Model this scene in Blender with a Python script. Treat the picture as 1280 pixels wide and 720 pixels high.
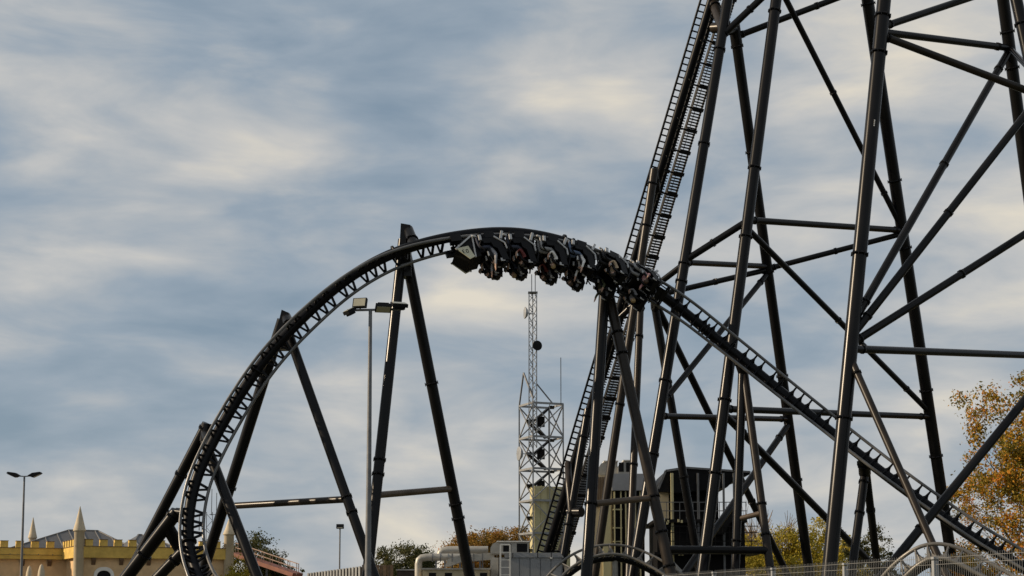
import bpy, bmesh, math, random
from mathutils import Vector, Matrix, Quaternion
from math import sin, cos, pi, radians as R
random.seed(7)
for o in list(bpy.data.objects): bpy.data.objects.remove(o)
sc = bpy.context.scene
COL = sc.collection

# ------------------------------------------------------------------ camera
F = 2000.0            # focal length in pixels of a 1280 wide picture
PITCH = R(6.0)
HOR = 765.0           # picture row of the horizon (below the frame)
CY = HOR - F * math.tan(PITCH)
EYE = Vector((0, 0, 1.7))
cam_d = bpy.data.cameras.new('camera'); cam = bpy.data.objects.new('camera', cam_d); COL.objects.link(cam)
cam_d.sensor_width = 36.0; cam_d.lens = F / 1280 * 36.0
cam_d.shift_y = (CY - 360) / 1280
cam_d.clip_start = 0.5; cam_d.clip_end = 6000
cam.location = EYE; cam.rotation_euler = (pi / 2 + PITCH, 0, 0)
sc.camera = cam

def at(x, y, Y):
    "point of the place that lies Y metres ahead and is seen at pixel x, y"
    a = (x - 640) / F; b = (CY - y) / F
    d = Vector((a, cos(PITCH) - sin(PITCH) * b, sin(PITCH) + cos(PITCH) * b))
    return EYE + d * (Y / d.y)

# ------------------------------------------------------------------ light
SUN_FROM = Vector((-0.90, -0.04, 0.40)).normalized()
SUN_EL = math.asin(SUN_FROM.z)
SUN_AZ = math.atan2(SUN_FROM.x, SUN_FROM.y)
sc.view_settings.view_transform = 'Standard'; sc.view_settings.look = 'None'
sc.view_settings.gamma = 1.0; sc.view_settings.exposure = 0.0
sc.view_settings.use_curve_mapping = False
sun_d = bpy.data.lights.new('sun', 'SUN'); sun = bpy.data.objects.new('sun', sun_d); COL.objects.link(sun)
sun_d.energy = 5.0; sun_d.angle = R(0.9); sun_d.color = (1.0, 0.80, 0.56)
sun.rotation_euler = SUN_FROM.to_track_quat('Z', 'Y').to_euler()
sun.location = (-60, -40, 60)

W = bpy.data.worlds.new('World'); sc.world = W; W.use_nodes = True
nt = W.node_tree; N = nt.nodes; L = nt.links
for n in list(N): N.remove(n)
def nd(t, **kw):
    n = N.new(t)
    for k, v in kw.items(): setattr(n, k, v)
    return n
def ramp(node, stops):
    e = node.color_ramp.elements
    while len(e) > 1: e.remove(e[-1])
    e[0].position, e[0].color = stops[0][0], (*stops[0][1], 1)
    for p, c in stops[1:]:
        q = e.new(p); q.color = (*c, 1)
wo = nd('ShaderNodeOutputWorld')
sky = nd('ShaderNodeTexSky'); sky.sky_type = 'NISHITA'; sky.sun_disc = False
sky.sun_elevation = SUN_EL; sky.sun_rotation = SUN_AZ; sky.air_density = 1.0; sky.dust_density = 2.0
bg1 = nd('ShaderNodeBackground'); bg1.inputs[1].default_value = 0.075
L.new(sky.outputs[0], bg1.inputs[0])
tc = nd('ShaderNodeTexCoord')
def noise(scale_xyz, loc, sc_, det, rough, dist, rot=(0, 0, 0)):
    mp = nd('ShaderNodeMapping'); mp.inputs['Scale'].default_value = scale_xyz; mp.inputs['Location'].default_value = loc
    mp.inputs['Rotation'].default_value = rot
    L.new(tc.outputs['Generated'], mp.inputs['Vector'])
    n = nd('ShaderNodeTexNoise'); n.inputs['Scale'].default_value = sc_; n.inputs['Detail'].default_value = det
    n.inputs['Roughness'].default_value = rough; n.inputs['Distortion'].default_value = dist
    L.new(mp.outputs[0], n.inputs['Vector']); return n
n1 = noise((1, 1, 2.3), (0.3, 0.0, 0.55), 4.2, 4, 0.47, 0.2, (0, R(7), 0))
n2 = noise((1, 1, 3.2), (4.1, 2.0, 1.0), 8.5, 6, 0.54, 0.3, (0, R(9), 0))
mixn = nd('ShaderNodeMath', operation='MULTIPLY_ADD'); mixn.inputs[1].default_value = 0.62
m2 = nd('ShaderNodeMath', operation='MULTIPLY'); m2.inputs[1].default_value = 0.38
L.new(n2.outputs['Fac'], m2.inputs[0]); L.new(n1.outputs['Fac'], mixn.inputs[0]); L.new(m2.outputs[0], mixn.inputs[2])
cr = nd('ShaderNodeValToRGB')
ramp(cr, [(0.37, (0.245, 0.328, 0.415)), (0.45, (0.330, 0.398, 0.470)), (0.505, (0.430, 0.466, 0.500)), (0.56, (0.560, 0.562, 0.555)), (0.64, (0.78, 0.72, 0.61))])
L.new(mixn.outputs[0], cr.inputs[0])
bg2 = nd('ShaderNodeBackground'); bg2.inputs[1].default_value = 1.0
L.new(cr.outputs[0], bg2.inputs[0])
cov = nd('ShaderNodeValToRGB'); ramp(cov, [(0.36, (0.78,) * 3), (0.5, (0.93,) * 3)])
L.new(mixn.outputs[0], cov.inputs[0])
mx = nd('ShaderNodeMixShader'); L.new(cov.outputs[0], mx.inputs[0]); L.new(bg1.outputs[0], mx.inputs[1]); L.new(bg2.outputs[0], mx.inputs[2])
L.new(mx.outputs[0], wo.inputs[0])

# ------------------------------------------------------------------ materials
MATS = {}
def mat(name, col, rough=0.5, metal=0.0, var=0.25, scale=3.0, bump=0.0, island=None, col2=None, spec=0.5, stretch=None):
    if name in MATS: return MATS[name]
    m = bpy.data.materials.new(name); m.use_nodes = True; t = m.node_tree; b = t.nodes['Principled BSDF']
    b.inputs['Roughness'].default_value = rough; b.inputs['Metallic'].default_value = metal
    b.inputs['Specular IOR Level'].default_value = spec
    n = t.nodes.new('ShaderNodeTexNoise'); n.inputs['Scale'].default_value = scale; n.inputs['Detail'].default_value = 6; n.inputs['Roughness'].default_value = 0.6
    g = t.nodes.new('ShaderNodeTexCoord')
    if stretch:
        mp = t.nodes.new('ShaderNodeMapping'); mp.inputs['Scale'].default_value = stretch
        t.links.new(g.outputs['Object'], mp.inputs[0]); t.links.new(mp.outputs[0], n.inputs['Vector'])
    else: t.links.new(g.outputs['Object'], n.inputs['Vector'])
    r = t.nodes.new('ShaderNodeValToRGB')
    c1 = tuple(c * (1 - var) for c in col); c2 = col2 or tuple(min(1, c * (1 + var)) for c in col)
    e = r.color_ramp.elements; e[0].position = 0.32; e[0].color = (*c1, 1); e[1].position = 0.70; e[1].color = (*c2, 1)
    src = n.outputs['Fac']
    if island is not None:
        gi = t.nodes.new('ShaderNodeNewGeometry'); ma = t.nodes.new('ShaderNodeMath'); ma.operation = 'MULTIPLY_ADD'
        ma.inputs[1].default_value = island; t.links.new(gi.outputs['Random Per Island'], ma.inputs[0])
        m3 = t.nodes.new('ShaderNodeMath'); m3.operation = 'MULTIPLY'; m3.inputs[1].default_value = 1 - island
        t.links.new(n.outputs['Fac'], m3.inputs[0]); t.links.new(m3.outputs[0], ma.inputs[2]); src = ma.outputs[0]
        e[0].position = 0.15; e[1].position = 0.85
    t.links.new(src, r.inputs[0]); t.links.new(r.outputs[0], b.inputs['Base Color'])
    mr = t.nodes.new('ShaderNodeMath'); mr.operation = 'MULTIPLY_ADD'; mr.inputs[1].default_value = 0.12; mr.inputs[2].default_value = rough - 0.06
    t.links.new(n.outputs['Fac'], mr.inputs[0]); t.links.new(mr.outputs[0], b.inputs['Roughness'])
    if bump:
        bp = t.nodes.new('ShaderNodeBump'); bp.inputs['Strength'].default_value = bump; bp.inputs['Distance'].default_value = 0.02
        t.links.new(n.outputs['Fac'], bp.inputs['Height']); t.links.new(bp.outputs[0], b.inputs['Normal'])
    MATS[name] = m; return m
def leafmat(name, stops):
    m = bpy.data.materials.new(name); m.use_nodes = True; t = m.node_tree; b = t.nodes['Principled BSDF']
    b.inputs['Roughness'].default_value = 0.65; b.inputs['Specular IOR Level'].default_value = 0.2
    gi = t.nodes.new('ShaderNodeNewGeometry'); r = t.nodes.new('ShaderNodeValToRGB'); ramp(r, stops)
    n = t.nodes.new('ShaderNodeTexNoise'); n.inputs['Scale'].default_value = 0.55; n.inputs['Detail'].default_value = 2
    g = t.nodes.new('ShaderNodeTexCoord'); t.links.new(g.outputs['Object'], n.inputs['Vector'])
    a = t.nodes.new('ShaderNodeMath'); a.operation = 'MULTIPLY_ADD'; a.inputs[1].default_value = 0.55
    c = t.nodes.new('ShaderNodeMath'); c.operation = 'MULTIPLY_ADD'; c.inputs[1].default_value = 1.3; c.inputs[2].default_value = -0.42
    t.links.new(n.outputs['Fac'], c.inputs[0]); t.links.new(gi.outputs['Random Per Island'], a.inputs[0]); t.links.new(c.outputs[0], a.inputs[2])
    t.links.new(a.outputs[0], r.inputs[0]); t.links.new(r.outputs[0], b.inputs['Base Color'])
    tr = t.nodes.new('ShaderNodeBsdfTranslucent'); t.links.new(r.outputs[0], tr.inputs[0])
    mxs = t.nodes.new('ShaderNodeMixShader'); mxs.inputs[0].default_value = 0.3
    t.links.new(b.outputs[0], mxs.inputs[1]); t.links.new(tr.outputs[0], mxs.inputs[2])
    t.links.new(mxs.outputs[0], t.nodes['Material Output'].inputs[0])
    MATS[name] = m; return m
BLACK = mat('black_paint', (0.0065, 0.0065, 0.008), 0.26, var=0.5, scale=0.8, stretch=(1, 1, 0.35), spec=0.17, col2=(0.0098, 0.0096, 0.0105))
BROWN = mat('sunlit_black_paint', (0.021, 0.0165, 0.013), 0.32, var=0.4, scale=0.9, spec=0.22)  # black paint browned: warm sunlight on some members put into the colour
CROSS = mat('sunlit_crossbar_paint', (0.085, 0.062, 0.044), 0.36, var=0.25, scale=0.9, spec=0.35)  # lighter still: sunlight along the crossbars painted into their colour
TRK = mat('black_track_paint', (0.004, 0.0043, 0.006), 0.36, var=0.3, scale=1.5, spec=0.14)
RAIL = mat('worn_rail_steel', (0.105, 0.105, 0.105), 0.32, metal=0.2, var=0.35, scale=1.2)
RAILG = mat('bright_rail_steel', (0.165, 0.155, 0.14), 0.42, metal=0.3, var=0.25, scale=1.2)
GALV = mat('galvanised_steel', (0.30, 0.31, 0.32), 0.5, metal=0.4, var=0.2, scale=2)
GALVD = mat('dull_galvanised_steel', (0.14, 0.145, 0.155), 0.5, metal=0.3, var=0.25, scale=2)
DARK = mat('dark_metal', (0.006, 0.006, 0.007), 0.5, var=0.3, spec=0.14)
GLASS = mat('lamp_glass', (0.32, 0.31, 0.24), 0.2, var=0.1)
CONC = mat('concrete', (0.30, 0.29, 0.27), 0.85, var=0.25, scale=4, bump=0.2)
YEL = mat('yellow_render', (0.60, 0.405, 0.095), 0.85, var=0.22, scale=1.3, bump=0.1)
PEACH = mat('peach_render', (0.62, 0.43, 0.24), 0.85, var=0.2, scale=1.0, bump=0.1)
CREAM = mat('cream_render', (0.50, 0.42, 0.30), 0.8, var=0.12, scale=1.6, bump=0.1)
SLATE = mat('grey_sheet_roof', (0.072, 0.070, 0.072), 0.55, var=0.25, scale=0.8)
SEAM = mat('roof_seam', (0.16, 0.155, 0.15), 0.5, var=0.15)
BROWNST = mat('brown_stone', (0.16, 0.10, 0.06), 0.8, var=0.25)
WHITE = mat('white_paint', (0.72, 0.70, 0.66), 0.5, var=0.08)
SHED = mat('grey_clad_panel', (0.26, 0.27, 0.29), 0.5, var=0.1, scale=1.0)
DUCT = mat('duct_sheet', (0.34, 0.33, 0.30), 0.45, metal=0.3, var=0.18, scale=1.4)
BEIGE = mat('beige_wall', (0.46, 0.39, 0.26), 0.8, var=0.15, scale=1.2, bump=0.1)
TANK = mat('pale_yellow_cladding', (0.52, 0.47, 0.27), 0.7, var=0.12, scale=0.7, stretch=(1, 1, 0.3))
WOODB = mat('brown_slat', (0.13, 0.085, 0.05), 0.7, var=0.3, scale=2)
ORANGE = mat('orange_rust_paint', (0.22, 0.075, 0.045), 0.6, var=0.3, scale=2)
SEAT = mat('seat_shell', (0.005, 0.005, 0.006), 0.4, var=0.3, spec=0.16)
TRIM = mat('pale_seat_trim', (0.42, 0.42, 0.42), 0.4, var=0.15)
NOSE = mat('cream_nose_panel', (0.52, 0.50, 0.36), 0.35, var=0.12, scale=2)
BARK = mat('bark', (0.055, 0.043, 0.033), 0.9, var=0.4, scale=5, bump=0.4)
TWIG = mat('bare_twig', (0.20, 0.15, 0.10), 0.9, var=0.3)
GROUND = mat('dry_grass_ground', (0.085, 0.085, 0.045), 0.95, var=0.4, scale=0.4, bump=0.3)
WIRE = mat('galvanised_wire', (0.22, 0.22, 0.215), 0.5, metal=0.3, var=0.1)
SKIN = mat('skin', (0.44, 0.27, 0.19), 0.55, var=0.08)
SHOE = mat('shoe', (0.55, 0.54, 0.52), 0.6, var=0.2)
LEAF_OL = leafmat('leaf_olive', [(0.0, (0.028, 0.040, 0.014)), (0.5, (0.062, 0.070, 0.022)), (0.85, (0.13, 0.11, 0.035)), (1, (0.20, 0.14, 0.04))])
LEAF_OR = leafmat('leaf_orange', [(0.0, (0.09, 0.075, 0.018)), (0.4, (0.20, 0.13, 0.026)), (0.75, (0.34, 0.17, 0.03)), (1, (0.40, 0.14, 0.02))])
LEAF_YG = leafmat('leaf_yellow_green', [(0.0, (0.14, 0.135, 0.018)), (0.5, (0.36, 0.30, 0.035)), (1, (0.56, 0.40, 0.05))])
LEAF_AU = leafmat('leaf_autumn', [(0.0, (0.07, 0.075, 0.015)), (0.4, (0.20, 0.165, 0.022)), (0.68, (0.48, 0.26, 0.028)), (0.9, (0.60, 0.20, 0.02)), (1, (0.28, 0.07, 0.02))])

# ------------------------------------------------------------------ mesh helpers
class MB:
    def __init__(s): s.v = []; s.f = []; s.sm = []; s.mi = []
    def face(s, idx, smooth=False, mi=0): s.f.append(idx); s.sm.append(smooth); s.mi.append(mi)
    def quad(s, a, b, c, d, mi=0):
        n = len(s.v); s.v += [Vector(a), Vector(b), Vector(c), Vector(d)]; s.face((n, n+1, n+2, n+3), False, mi)
    def box(s, c, size, rot=None, mi=0):
        c = Vector(c); n = len(s.v); hx, hy, hz = [k / 2 for k in size]
        for z in (-hz, hz):
            for x, y in ((-hx, -hy), (hx, -hy), (hx, hy), (-hx, hy)):
                p = Vector((x, y, z)); s.v.append(c + (rot @ p if rot else p))
        for q in ((0,3,2,1), (4,5,6,7), (0,1,5,4), (1,2,6,5), (2,3,7,6), (3,0,4,7)): s.face(tuple(n + i for i in q), False, mi)
        return s
    def bar(s, p, q, w, h=None, up=None, mi=0):
        "square bar from p to q"
        p = Vector(p); q = Vector(q); d = (q - p); ln = d.length
        if ln < 1e-6: return s
        d /= ln; u = Vector(up) if up else (Vector((0, 0, 1)) if abs(d.z) < 0.95 else Vector((1, 0, 0)))
        a = d.cross(u).normalized(); b = a.cross(d)
        m = Matrix((a, d, b)).transposed()
        return s.box((p + q) / 2, (w, ln, h or w), m, mi)
    def tube(s, pts, rad, n=12, caps=True, mi=0, close=False):
        pts = [Vector(p) for p in pts]; rads = rad if isinstance(rad, (list, tuple)) else [rad] * len(pts)
        k = len(pts); T = []
        for i in range(k):
            a = pts[max(0, i-1)]; b = pts[min(k-1, i+1)]; T.append((b - a).normalized())
        u = Vector((0, 0, 1)) if abs(T[0].z) < 0.9 else Vector((1, 0, 0))
        a = T[0].cross(u).normalized(); base = len(s.v)
        for i in range(k):
            if i: a = (a - T[i] * a.dot(T[i])).normalized()
            b = T[i].cross(a)
            for j in range(n):
                t = 2 * pi * j / n; s.v.append(pts[i] + (a * cos(t) + b * sin(t)) * rads[i])
        for i in range(k - 1):
            for j in range(n):
                j2 = (j + 1) % n
                s.face((base + i*n + j, base + i*n + j2, base + (i+1)*n + j2, base + (i+1)*n + j), True, mi)
        if caps:
            for i, rev in ((0, True), (k - 1, False)):
                c = len(s.v); s.v += [v.copy() for v in s.v[base + i*n: base + (i+1)*n]]
                idx = list(range(c, c + n)); s.face(tuple(reversed(idx)) if rev else tuple(idx), False, mi)
        return s
    def lathe(s, prof, c=(0, 0, 0), n=16, mi=0):
        c = Vector(c); base = len(s.v)
        for r, z in prof:
            for j in range(n): s.v.append(c + Vector((r * cos(2*pi*j/n), r * sin(2*pi*j/n), z)))
        for i in range(len(prof) - 1):
            for j in range(n):
                j2 = (j+1) % n; s.face((base+i*n+j, base+i*n+j2, base+(i+1)*n+j2, base+(i+1)*n+j), True, mi)
        return s
    def prism(s, poly, ext, mi=0):
        "poly: 3D points (planar), ext: vector"
        poly = [Vector(p) for p in poly]; ext = Vector(ext); n = len(poly); b = len(s.v)
        s.v += poly + [p + ext for p in poly]
        s.face(tuple(range(b + n - 1, b - 1, -1)), False, mi); s.face(tuple(range(b + n, b + 2*n)), False, mi)
        for i in range(n):
            j = (i + 1) % n; s.face((b+i, b+j, b+n+j, b+n+i), False, mi)
        return s
    def mesh(s, name, mats, off=Vector((0, 0, 0)), fix=True):
        me = bpy.data.meshes.new(name); me.from_pydata([tuple(v - off) for v in s.v], [], s.f)
        me.polygons.foreach_set('use_smooth', s.sm); me.polygons.foreach_set('material_index', s.mi)
        for m in (mats if isinstance(mats, (list, tuple)) else [mats]): me.materials.append(m)
        if fix:
            bm = bmesh.new(); bm.from_mesh(me); bmesh.ops.recalc_face_normals(bm, faces=bm.faces); bm.to_mesh(me); bm.free()
        me.update(); return me
BASE = {}
def tag(o, label, cat, group=None, kind=None):
    if label: o['label'] = label
    if cat: o['category'] = cat
    if group: o['group'] = group
    if kind: o['kind'] = kind
    return o
def thing(name, label, cat, loc, group=None, rz=0.0):
    o = bpy.data.objects.new(name, None); COL.objects.link(o); o.empty_display_size = 0.3
    o.location = loc; o.rotation_euler = (0, 0, rz); BASE[o.name] = (Vector(loc), Matrix.Rotation(rz, 3, 'Z'))
    tag(o, label, cat, group); return o
def obj(name, mb, m, parent=None, local=False, loc=None, fix=True):
    "link a mesh; its vertices are world points unless local=True"
    off = Vector((0, 0, 0))
    if parent is not None and not local: off = BASE[parent.name][0]
    if parent is None: off = Vector(loc) if loc is not None else off
    o = bpy.data.objects.new(name, mb.mesh(name, m, off, fix)); COL.objects.link(o)
    if parent is not None:
        o.parent = parent; BASE[o.name] = BASE[parent.name]
    else: o.location = off; BASE[o.name] = (off, Matrix.Identity(3))
    return o
def inst(name, me, parent, M, m=None):
    "piece that shares mesh data, placed by a world matrix (parents carry no rotation)"
    o = bpy.data.objects.new(name, me); COL.objects.link(o); o.parent = parent
    M = M.copy(); M.translation = M.translation - BASE[parent.name][0]; o.matrix_local = M
    BASE[o.name] = (BASE[parent.name][0] + M.translation, Matrix.Identity(3)); return o
def linst(name, me, parent, loc, rz=0.0, scale=(1, 1, 1)):
    o = bpy.data.objects.new(name, me); COL.objects.link(o); o.parent = parent
    o.location = loc; o.rotation_euler = (0, 0, rz); o.scale = scale; return o
def pbox(mb, x0, y0, x1, y1, Y, d, mi=0):
    "box whose front at distance Y spans the pixel rectangle"
    a = at(x0, (y0 + y1) / 2, Y); b = at(x1, (y0 + y1) / 2, Y); zt = at((x0+x1)/2, y0, Y).z; zb = at((x0+x1)/2, y1, Y).z
    return mb.box(((a.x + b.x)/2, Y + d/2, (zt + zb)/2), (b.x - a.x, d, zt - zb), None, mi)
def ground_at(p): return Vector((p.x, p.y, 0))

# ------------------------------------------------------------------ ground
g = MB(); g.quad((-2500, -200, 0), (2500, -200, 0), (2500, 4000, 0), (-2500, 4000, 0))
tag(obj('ground', g, GROUND), None, None, kind='structure')

# ------------------------------------------------------------------ columns and braces
fl = MB(); fl.lathe([(0.95, -0.5), (1.17, -0.5), (1.17, -0.05), (1.20, -0.05), (1.20, 0.05), (1.17, 0.05), (1.17, 0.5), (0.95, 0.5)], n=18)
for k in range(8):
    t = 2*pi*k/8; fl.box((1.16*cos(t), 1.16*sin(t), 0), (0.10, 0.10, 1.7), Matrix.Rotation(t, 3, 'Z'))
FLANGE = fl.mesh('flange', BLACK)
def ymat(p, d, sx, sz):
    q = Vector((0, 0, 1)).rotation_difference(Vector(d).normalized())
    return Matrix.Translation(p) @ q.to_matrix().to_4x4() @ Matrix.Diagonal((sx, sx, sz, 1))
def flange(parent, p, d, r): return inst('flange', FLANGE, parent, ymat(p, d, r, 0.11))
def on(c, y):
    "point of column c (top px, bottom px with depths) seen at row y"
    (x0, y0, Y0), (x1, y1, Y1) = c
    P, Q = at(x0, y0, Y0), at(x1, y1, Y1); lo, hi = 0.0, 1.0
    if y < y0: lo, hi = -2.0, 0.0
    for _ in range(40):
        m = (lo + hi)/2; p = P.lerp(Q, m); d = p - EYE
        dc = d.y*cos(PITCH) + d.z*sin(PITCH); up = -d.y*sin(PITCH) + d.z*cos(PITCH)
        if CY - F*up/dc < y: lo = m
        else: hi = m
    return P.lerp(Q, (lo + hi)/2)
def member(parent, name, P, Q, r, fls=(), m=BLACK, foot=False, n=16, ext=True):
    P = Vector(P); Q = Vector(Q)
    if foot:                                   # carry the column on to the ground
        d = (Q - P); Q = P + d * ((P.z + 0.1) / (P.z - Q.z)) if Q.z < P.z else Q
    o = obj(name, MB().tube([P, Q], r, n), m, parent)
    d = (Q - P)
    for t in fls: flange(o, P + d*t, d, r)
    if foot:
        fb = MB(); c = P + d * (P.z / (P.z - Q.z)); fb.box((c.x, c.y, 0.15), (r*3.4, r*3.4, 0.5)); fb.box((c.x, c.y, 0.43), (r*2.7, r*2.7, 0.06))
        obj('footing', fb, CONC, o)
    return o

LIFT_A = ((884, 0, 86.0), (679, 690, 98.0))
# ---- lift hill trestle: three bents tied by braces
L0 = ((908, 10, 84.0), (791, 720, 80.5)); L3 = ((918, 33, 85.0), (1012, 720, 95.0))
L1 = ((974, -30, 83.4), (880, 700, 79.0)); L4 = ((1080, -30, 86.0), (1188, 690, 96.0))
L2 = ((1108, -30, 67.0), (1036, 720, 64.5)); L5 = ((1250, -30, 72.0), (1345, 690, 80.0))
L6 = ((1264, -30, 68.5), (1420, 690, 66.0))
L0u = (on(L0, -60))
tw = thing('lift_trestle', 'tall black tubular steel trestle of leaning columns and braces carrying the lift hill', 'coaster support', ground_at(at(960, 740, 84)))
def colm(c, r, y0, fly, name='column', m=BLACK):
    P = on(c, y0); Q = at(*c[1]); d = Q - P
    E = P + d * ((P.z + 0.1)/(P.z - Q.z)); ts = []
    for fy in fly: ts.append((on(c, fy) - P).length / (E - P).length)
    return member(tw, name, P, Q, r, ts, m, foot=True, n=24)
colm(L0, 0.275, -60, (62, 180, 330, 352, 476, 568))
colm(L3, 0.285, 36, (58, 190, 340, 470, 600))
colm(L1, 0.295, -60, (14, 210, 296, 500, 592))
colm(L4, 0.335, -60, (5, 226, 310, 488, 570))
colm(L2, 0.30, -60, (20, 66, 318, 523))
colm(L5, 0.28, -60, (40, 85, 300))
colm(L6, 0.26, -60, (30,))
def brace(a, b, r, fls=(0.12, 0.88), m=BLACK):
    return member(tw, 'brace', a, b, r*0.79, fls, m)
brace(on(L0, 45), on(L1, -22), 0.24, (0.06, 0.5))
brace(on(L3, 46), on(L4, -16), 0.22, (0.05, 0.62))
brace(on(L1, -20), on(L4, 285), 0.205, (0.43, 0.85))
brace(on(L1, 275), on(L4, 288), 0.22, (0.04, 0.95))
brace(on(L1, 285), on(L4, 515), 0.205, (0.47, 0.86))
brace(on(L0, 328), on(L3, 333), 0.20, (0.06,))
brace(on(L0, 326), on(L1, 276), 0.23, (0.45,))
brace(on(L0, 330), at(800, 372, 85.0), 0.21, ())
brace(on(L4, 292), on(L3, 336), 0.20, (0.5, 0.95))
brace(on(L3, 337), at(800, 374, 85.6), 0.20, (0.42,))
brace(on(L3, 341), on(L0, 506), 0.20, (0.08, 0.94))
brace(on(L0, 520), on(L3, 524), 0.20, (0.04, 0.94))
brace(on(L1, 511), on(L4, 521), 0.22, (0.03, 0.95))
brace(on(L1, 516), at(1125, 741, 91), 0.245, (0.1,))
brace(on(L3, 530), at(852, 722, 82.5), 0.24, (0.1,))
brace(on(L2, 34), at(1300, -32, 72), 0.20, (0.05,))
brace(on(L2, 40), on(L5, 60), 0.20, (0.9,))
brace(on(L2, 44), on(L6, 118), 0.205, (0.05,), BROWN)
brace(on(L5, 62), on(L2, 404), 0.22, (0.08, 0.45, 0.93))
brace(at(1300, 120, 68), on(L2, 420), 0.215, (0.5, 0.92))
brace(at(1320, 268, 70), on(L2, 430), 0.215, (0.48, 0.96))
brace(on(L2, 436), on(L5, 445), 0.21, (0.05,))
member(tw, 'brace', on(L2, 446), at(1170, 690, 61.5), 0.155, (0.06, 0.78, 0.95), BROWN, foot=True)
member(tw, 'brace', at(1330, 440, 68), at(1112, 708, 64.5), 0.185, (0.6,), foot=True)
brace(on(L5, 60), at(1300, 100, 67), 0.16, ())
# head between the first two columns
hb = MB(); hb.tube([on(L0, 40), on(L3, 36)], 0.27, 16); hb.tube([on(L3, 30), on(L3, 60)], 0.315, 18); obj('column_head', hb, BLACK, tw)
mk = MB()
for k in range(4):
    p = on(L2, 153 + k*2.2); mk.box(p + Vector((0.03, -0.307, 0)), (0.045, 0.012, 0.05))
obj('number_mark', mk, WHITE, tw)

# ------------------------------------------------------------------ tracks
GA = 1.1
def spline(ctrl, step=0.25):
    P = [at(x, y, Y) for x, y, Y, ph in ctrl]; ph = [c[3] for c in ctrl]; pts = []
    def cr_(a, b, c, d, t): return 0.5*((2*b) + (c - a)*t + (2*a - 5*b + 4*c - d)*t*t + (3*b - a - 3*c + d)*t**3)
    for i in range(len(P) - 1):
        a = P[max(0, i-1)]; d = P[min(len(P)-1, i+2)]; pa = ph[max(0, i-1)]; pd = ph[min(len(P)-1, i+2)]
        if i == 0: a = P[0]*2 - P[1]
        if i == len(P)-2: d = P[-1]*2 - P[-2]
        k = 24
        for j in range(k): t = j/k; pts.append((cr_(a, P[i], P[i+1], d, t), cr_(pa, ph[i], ph[i+1], pd, t)))
    pts.append((P[-1], ph[-1]))
    out = [pts[0]]; acc = 0.0
    for (p0, f0), (p1, f1) in zip(pts, pts[1:]):
        s = (p1 - p0).length
        while acc + s >= step:
            t = (step - acc)/s; p0 = p0.lerp(p1, t); f0 = f0 + (f1 - f0)*t; out.append((p0, f0)); s = (p1 - p0).length; acc = 0.0
        acc += s
    return out
def smooth(vals, k, it):
    for _ in range(it):
        vals = [sum(vals[max(0, i-k):i+k+1], vals[0]*0)/len(vals[max(0, i-k):i+k+1]) for i in range(len(vals))]
    return vals
def frames(ctrl, step=0.25, flip=1):
    s = spline(ctrl, step); C = [p for p, f in s]; C = [C[0]]*0 + C
    C2 = smooth(C, 2, 2); C = [C[0], C[1]] + C2[2:-2] + [C[-2], C[-1]]
    out = []
    for i, (p, f) in enumerate(s):
        p = C[i]; T = (C[min(len(C)-1, i+1)] - C[max(0, i-1)]).normalized(); V = (EYE - p).normalized()
        u = V.cross(T).normalized(); w = T.cross(u); a = R(f)
        lat = u*cos(a) + w*sin(a); n = (w*cos(a) - u*sin(a))*flip
        out.append((p, T, lat, n))
    return out
def fmat(f, z=0.0, x=0.0):
    p, T, lat, n = f; y = n.cross(lat)
    M = Matrix((lat, y, n)).transposed().to_4x4(); M.translation = p + n*z + lat*x; return M
SP = -0.44
def tie_mesh(style):
    m = MB(); h = GA/2
    for s in (-1, 1):
        if style == 'v':
            for k in (-1, 1): m.bar((s*0.10, k*0.17, SP + 0.12), (s*(h - 0.02), k*0.025, -0.05), 0.10, 0.10)
        else:
            a = Vector((s*0.14, 0, SP + 0.10)); b = Vector((s*(h - 0.03), 0, -0.03)); d = b - a
            nn = Vector((-d.z*s, 0, d.x*s)).normalized()*0.035
            prof = [(0, 0.25), (0.12, 0.17), (0.3, 0.095), (0.55, 0.05), (1.0, 0.045)]
            poly = [a + d*t + Vector((0, y, 0)) - nn/2 for t, y in prof] + [a + d*t - Vector((0, y, 0)) - nn/2 for t, y in reversed(prof)]
            m.prism(poly, nn)
            m.bar(a, b, 0.03, 0.14)
    if style != 'v': m.bar((-h + 0.04, 0, -0.02), (h - 0.04, 0, -0.02), 0.05, 0.05)
    return m.mesh('tie', TRK if style != 'grey' else RAILG)
TIE_V = tie_mesh('v'); TIE_G = tie_mesh('g'); TIE_L = tie_mesh('grey')
jm = MB(); jm.lathe([(0.2, -0.05), (0.36, -0.05), (0.36, 0.05), (0.2, 0.05)], n=16); JOINT = jm.mesh('spine_joint', TRK)
def track(th, fr, tie_every, tie_of, spine_r=0.255, rail_r=0.075, rail_mat=(RAIL, RAIL), spine_mat=TRK, joints=0):
    sp = obj('spine', MB().tube([p + n*SP for p, T, l, n in fr], spine_r, 14), spine_mat, th)
    for k, s in enumerate((1, -1)):
        obj('rail', MB().tube([p + l*s*GA/2 for p, T, l, n in fr], rail_r, 8), rail_mat[k], th)
    i = 1
    while i < len(fr):
        q = int(round(i)); 
        if q < len(fr): inst('tie', tie_of(q), th, fmat(fr[q]))
        i += tie_every
    if joints:
        for q in range(joints, len(fr) - 2, joints):
            p, T, l, n = fr[q]; inst('spine_joint', JOINT, th, ymat(p + n*SP, T, 1, 1))
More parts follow.
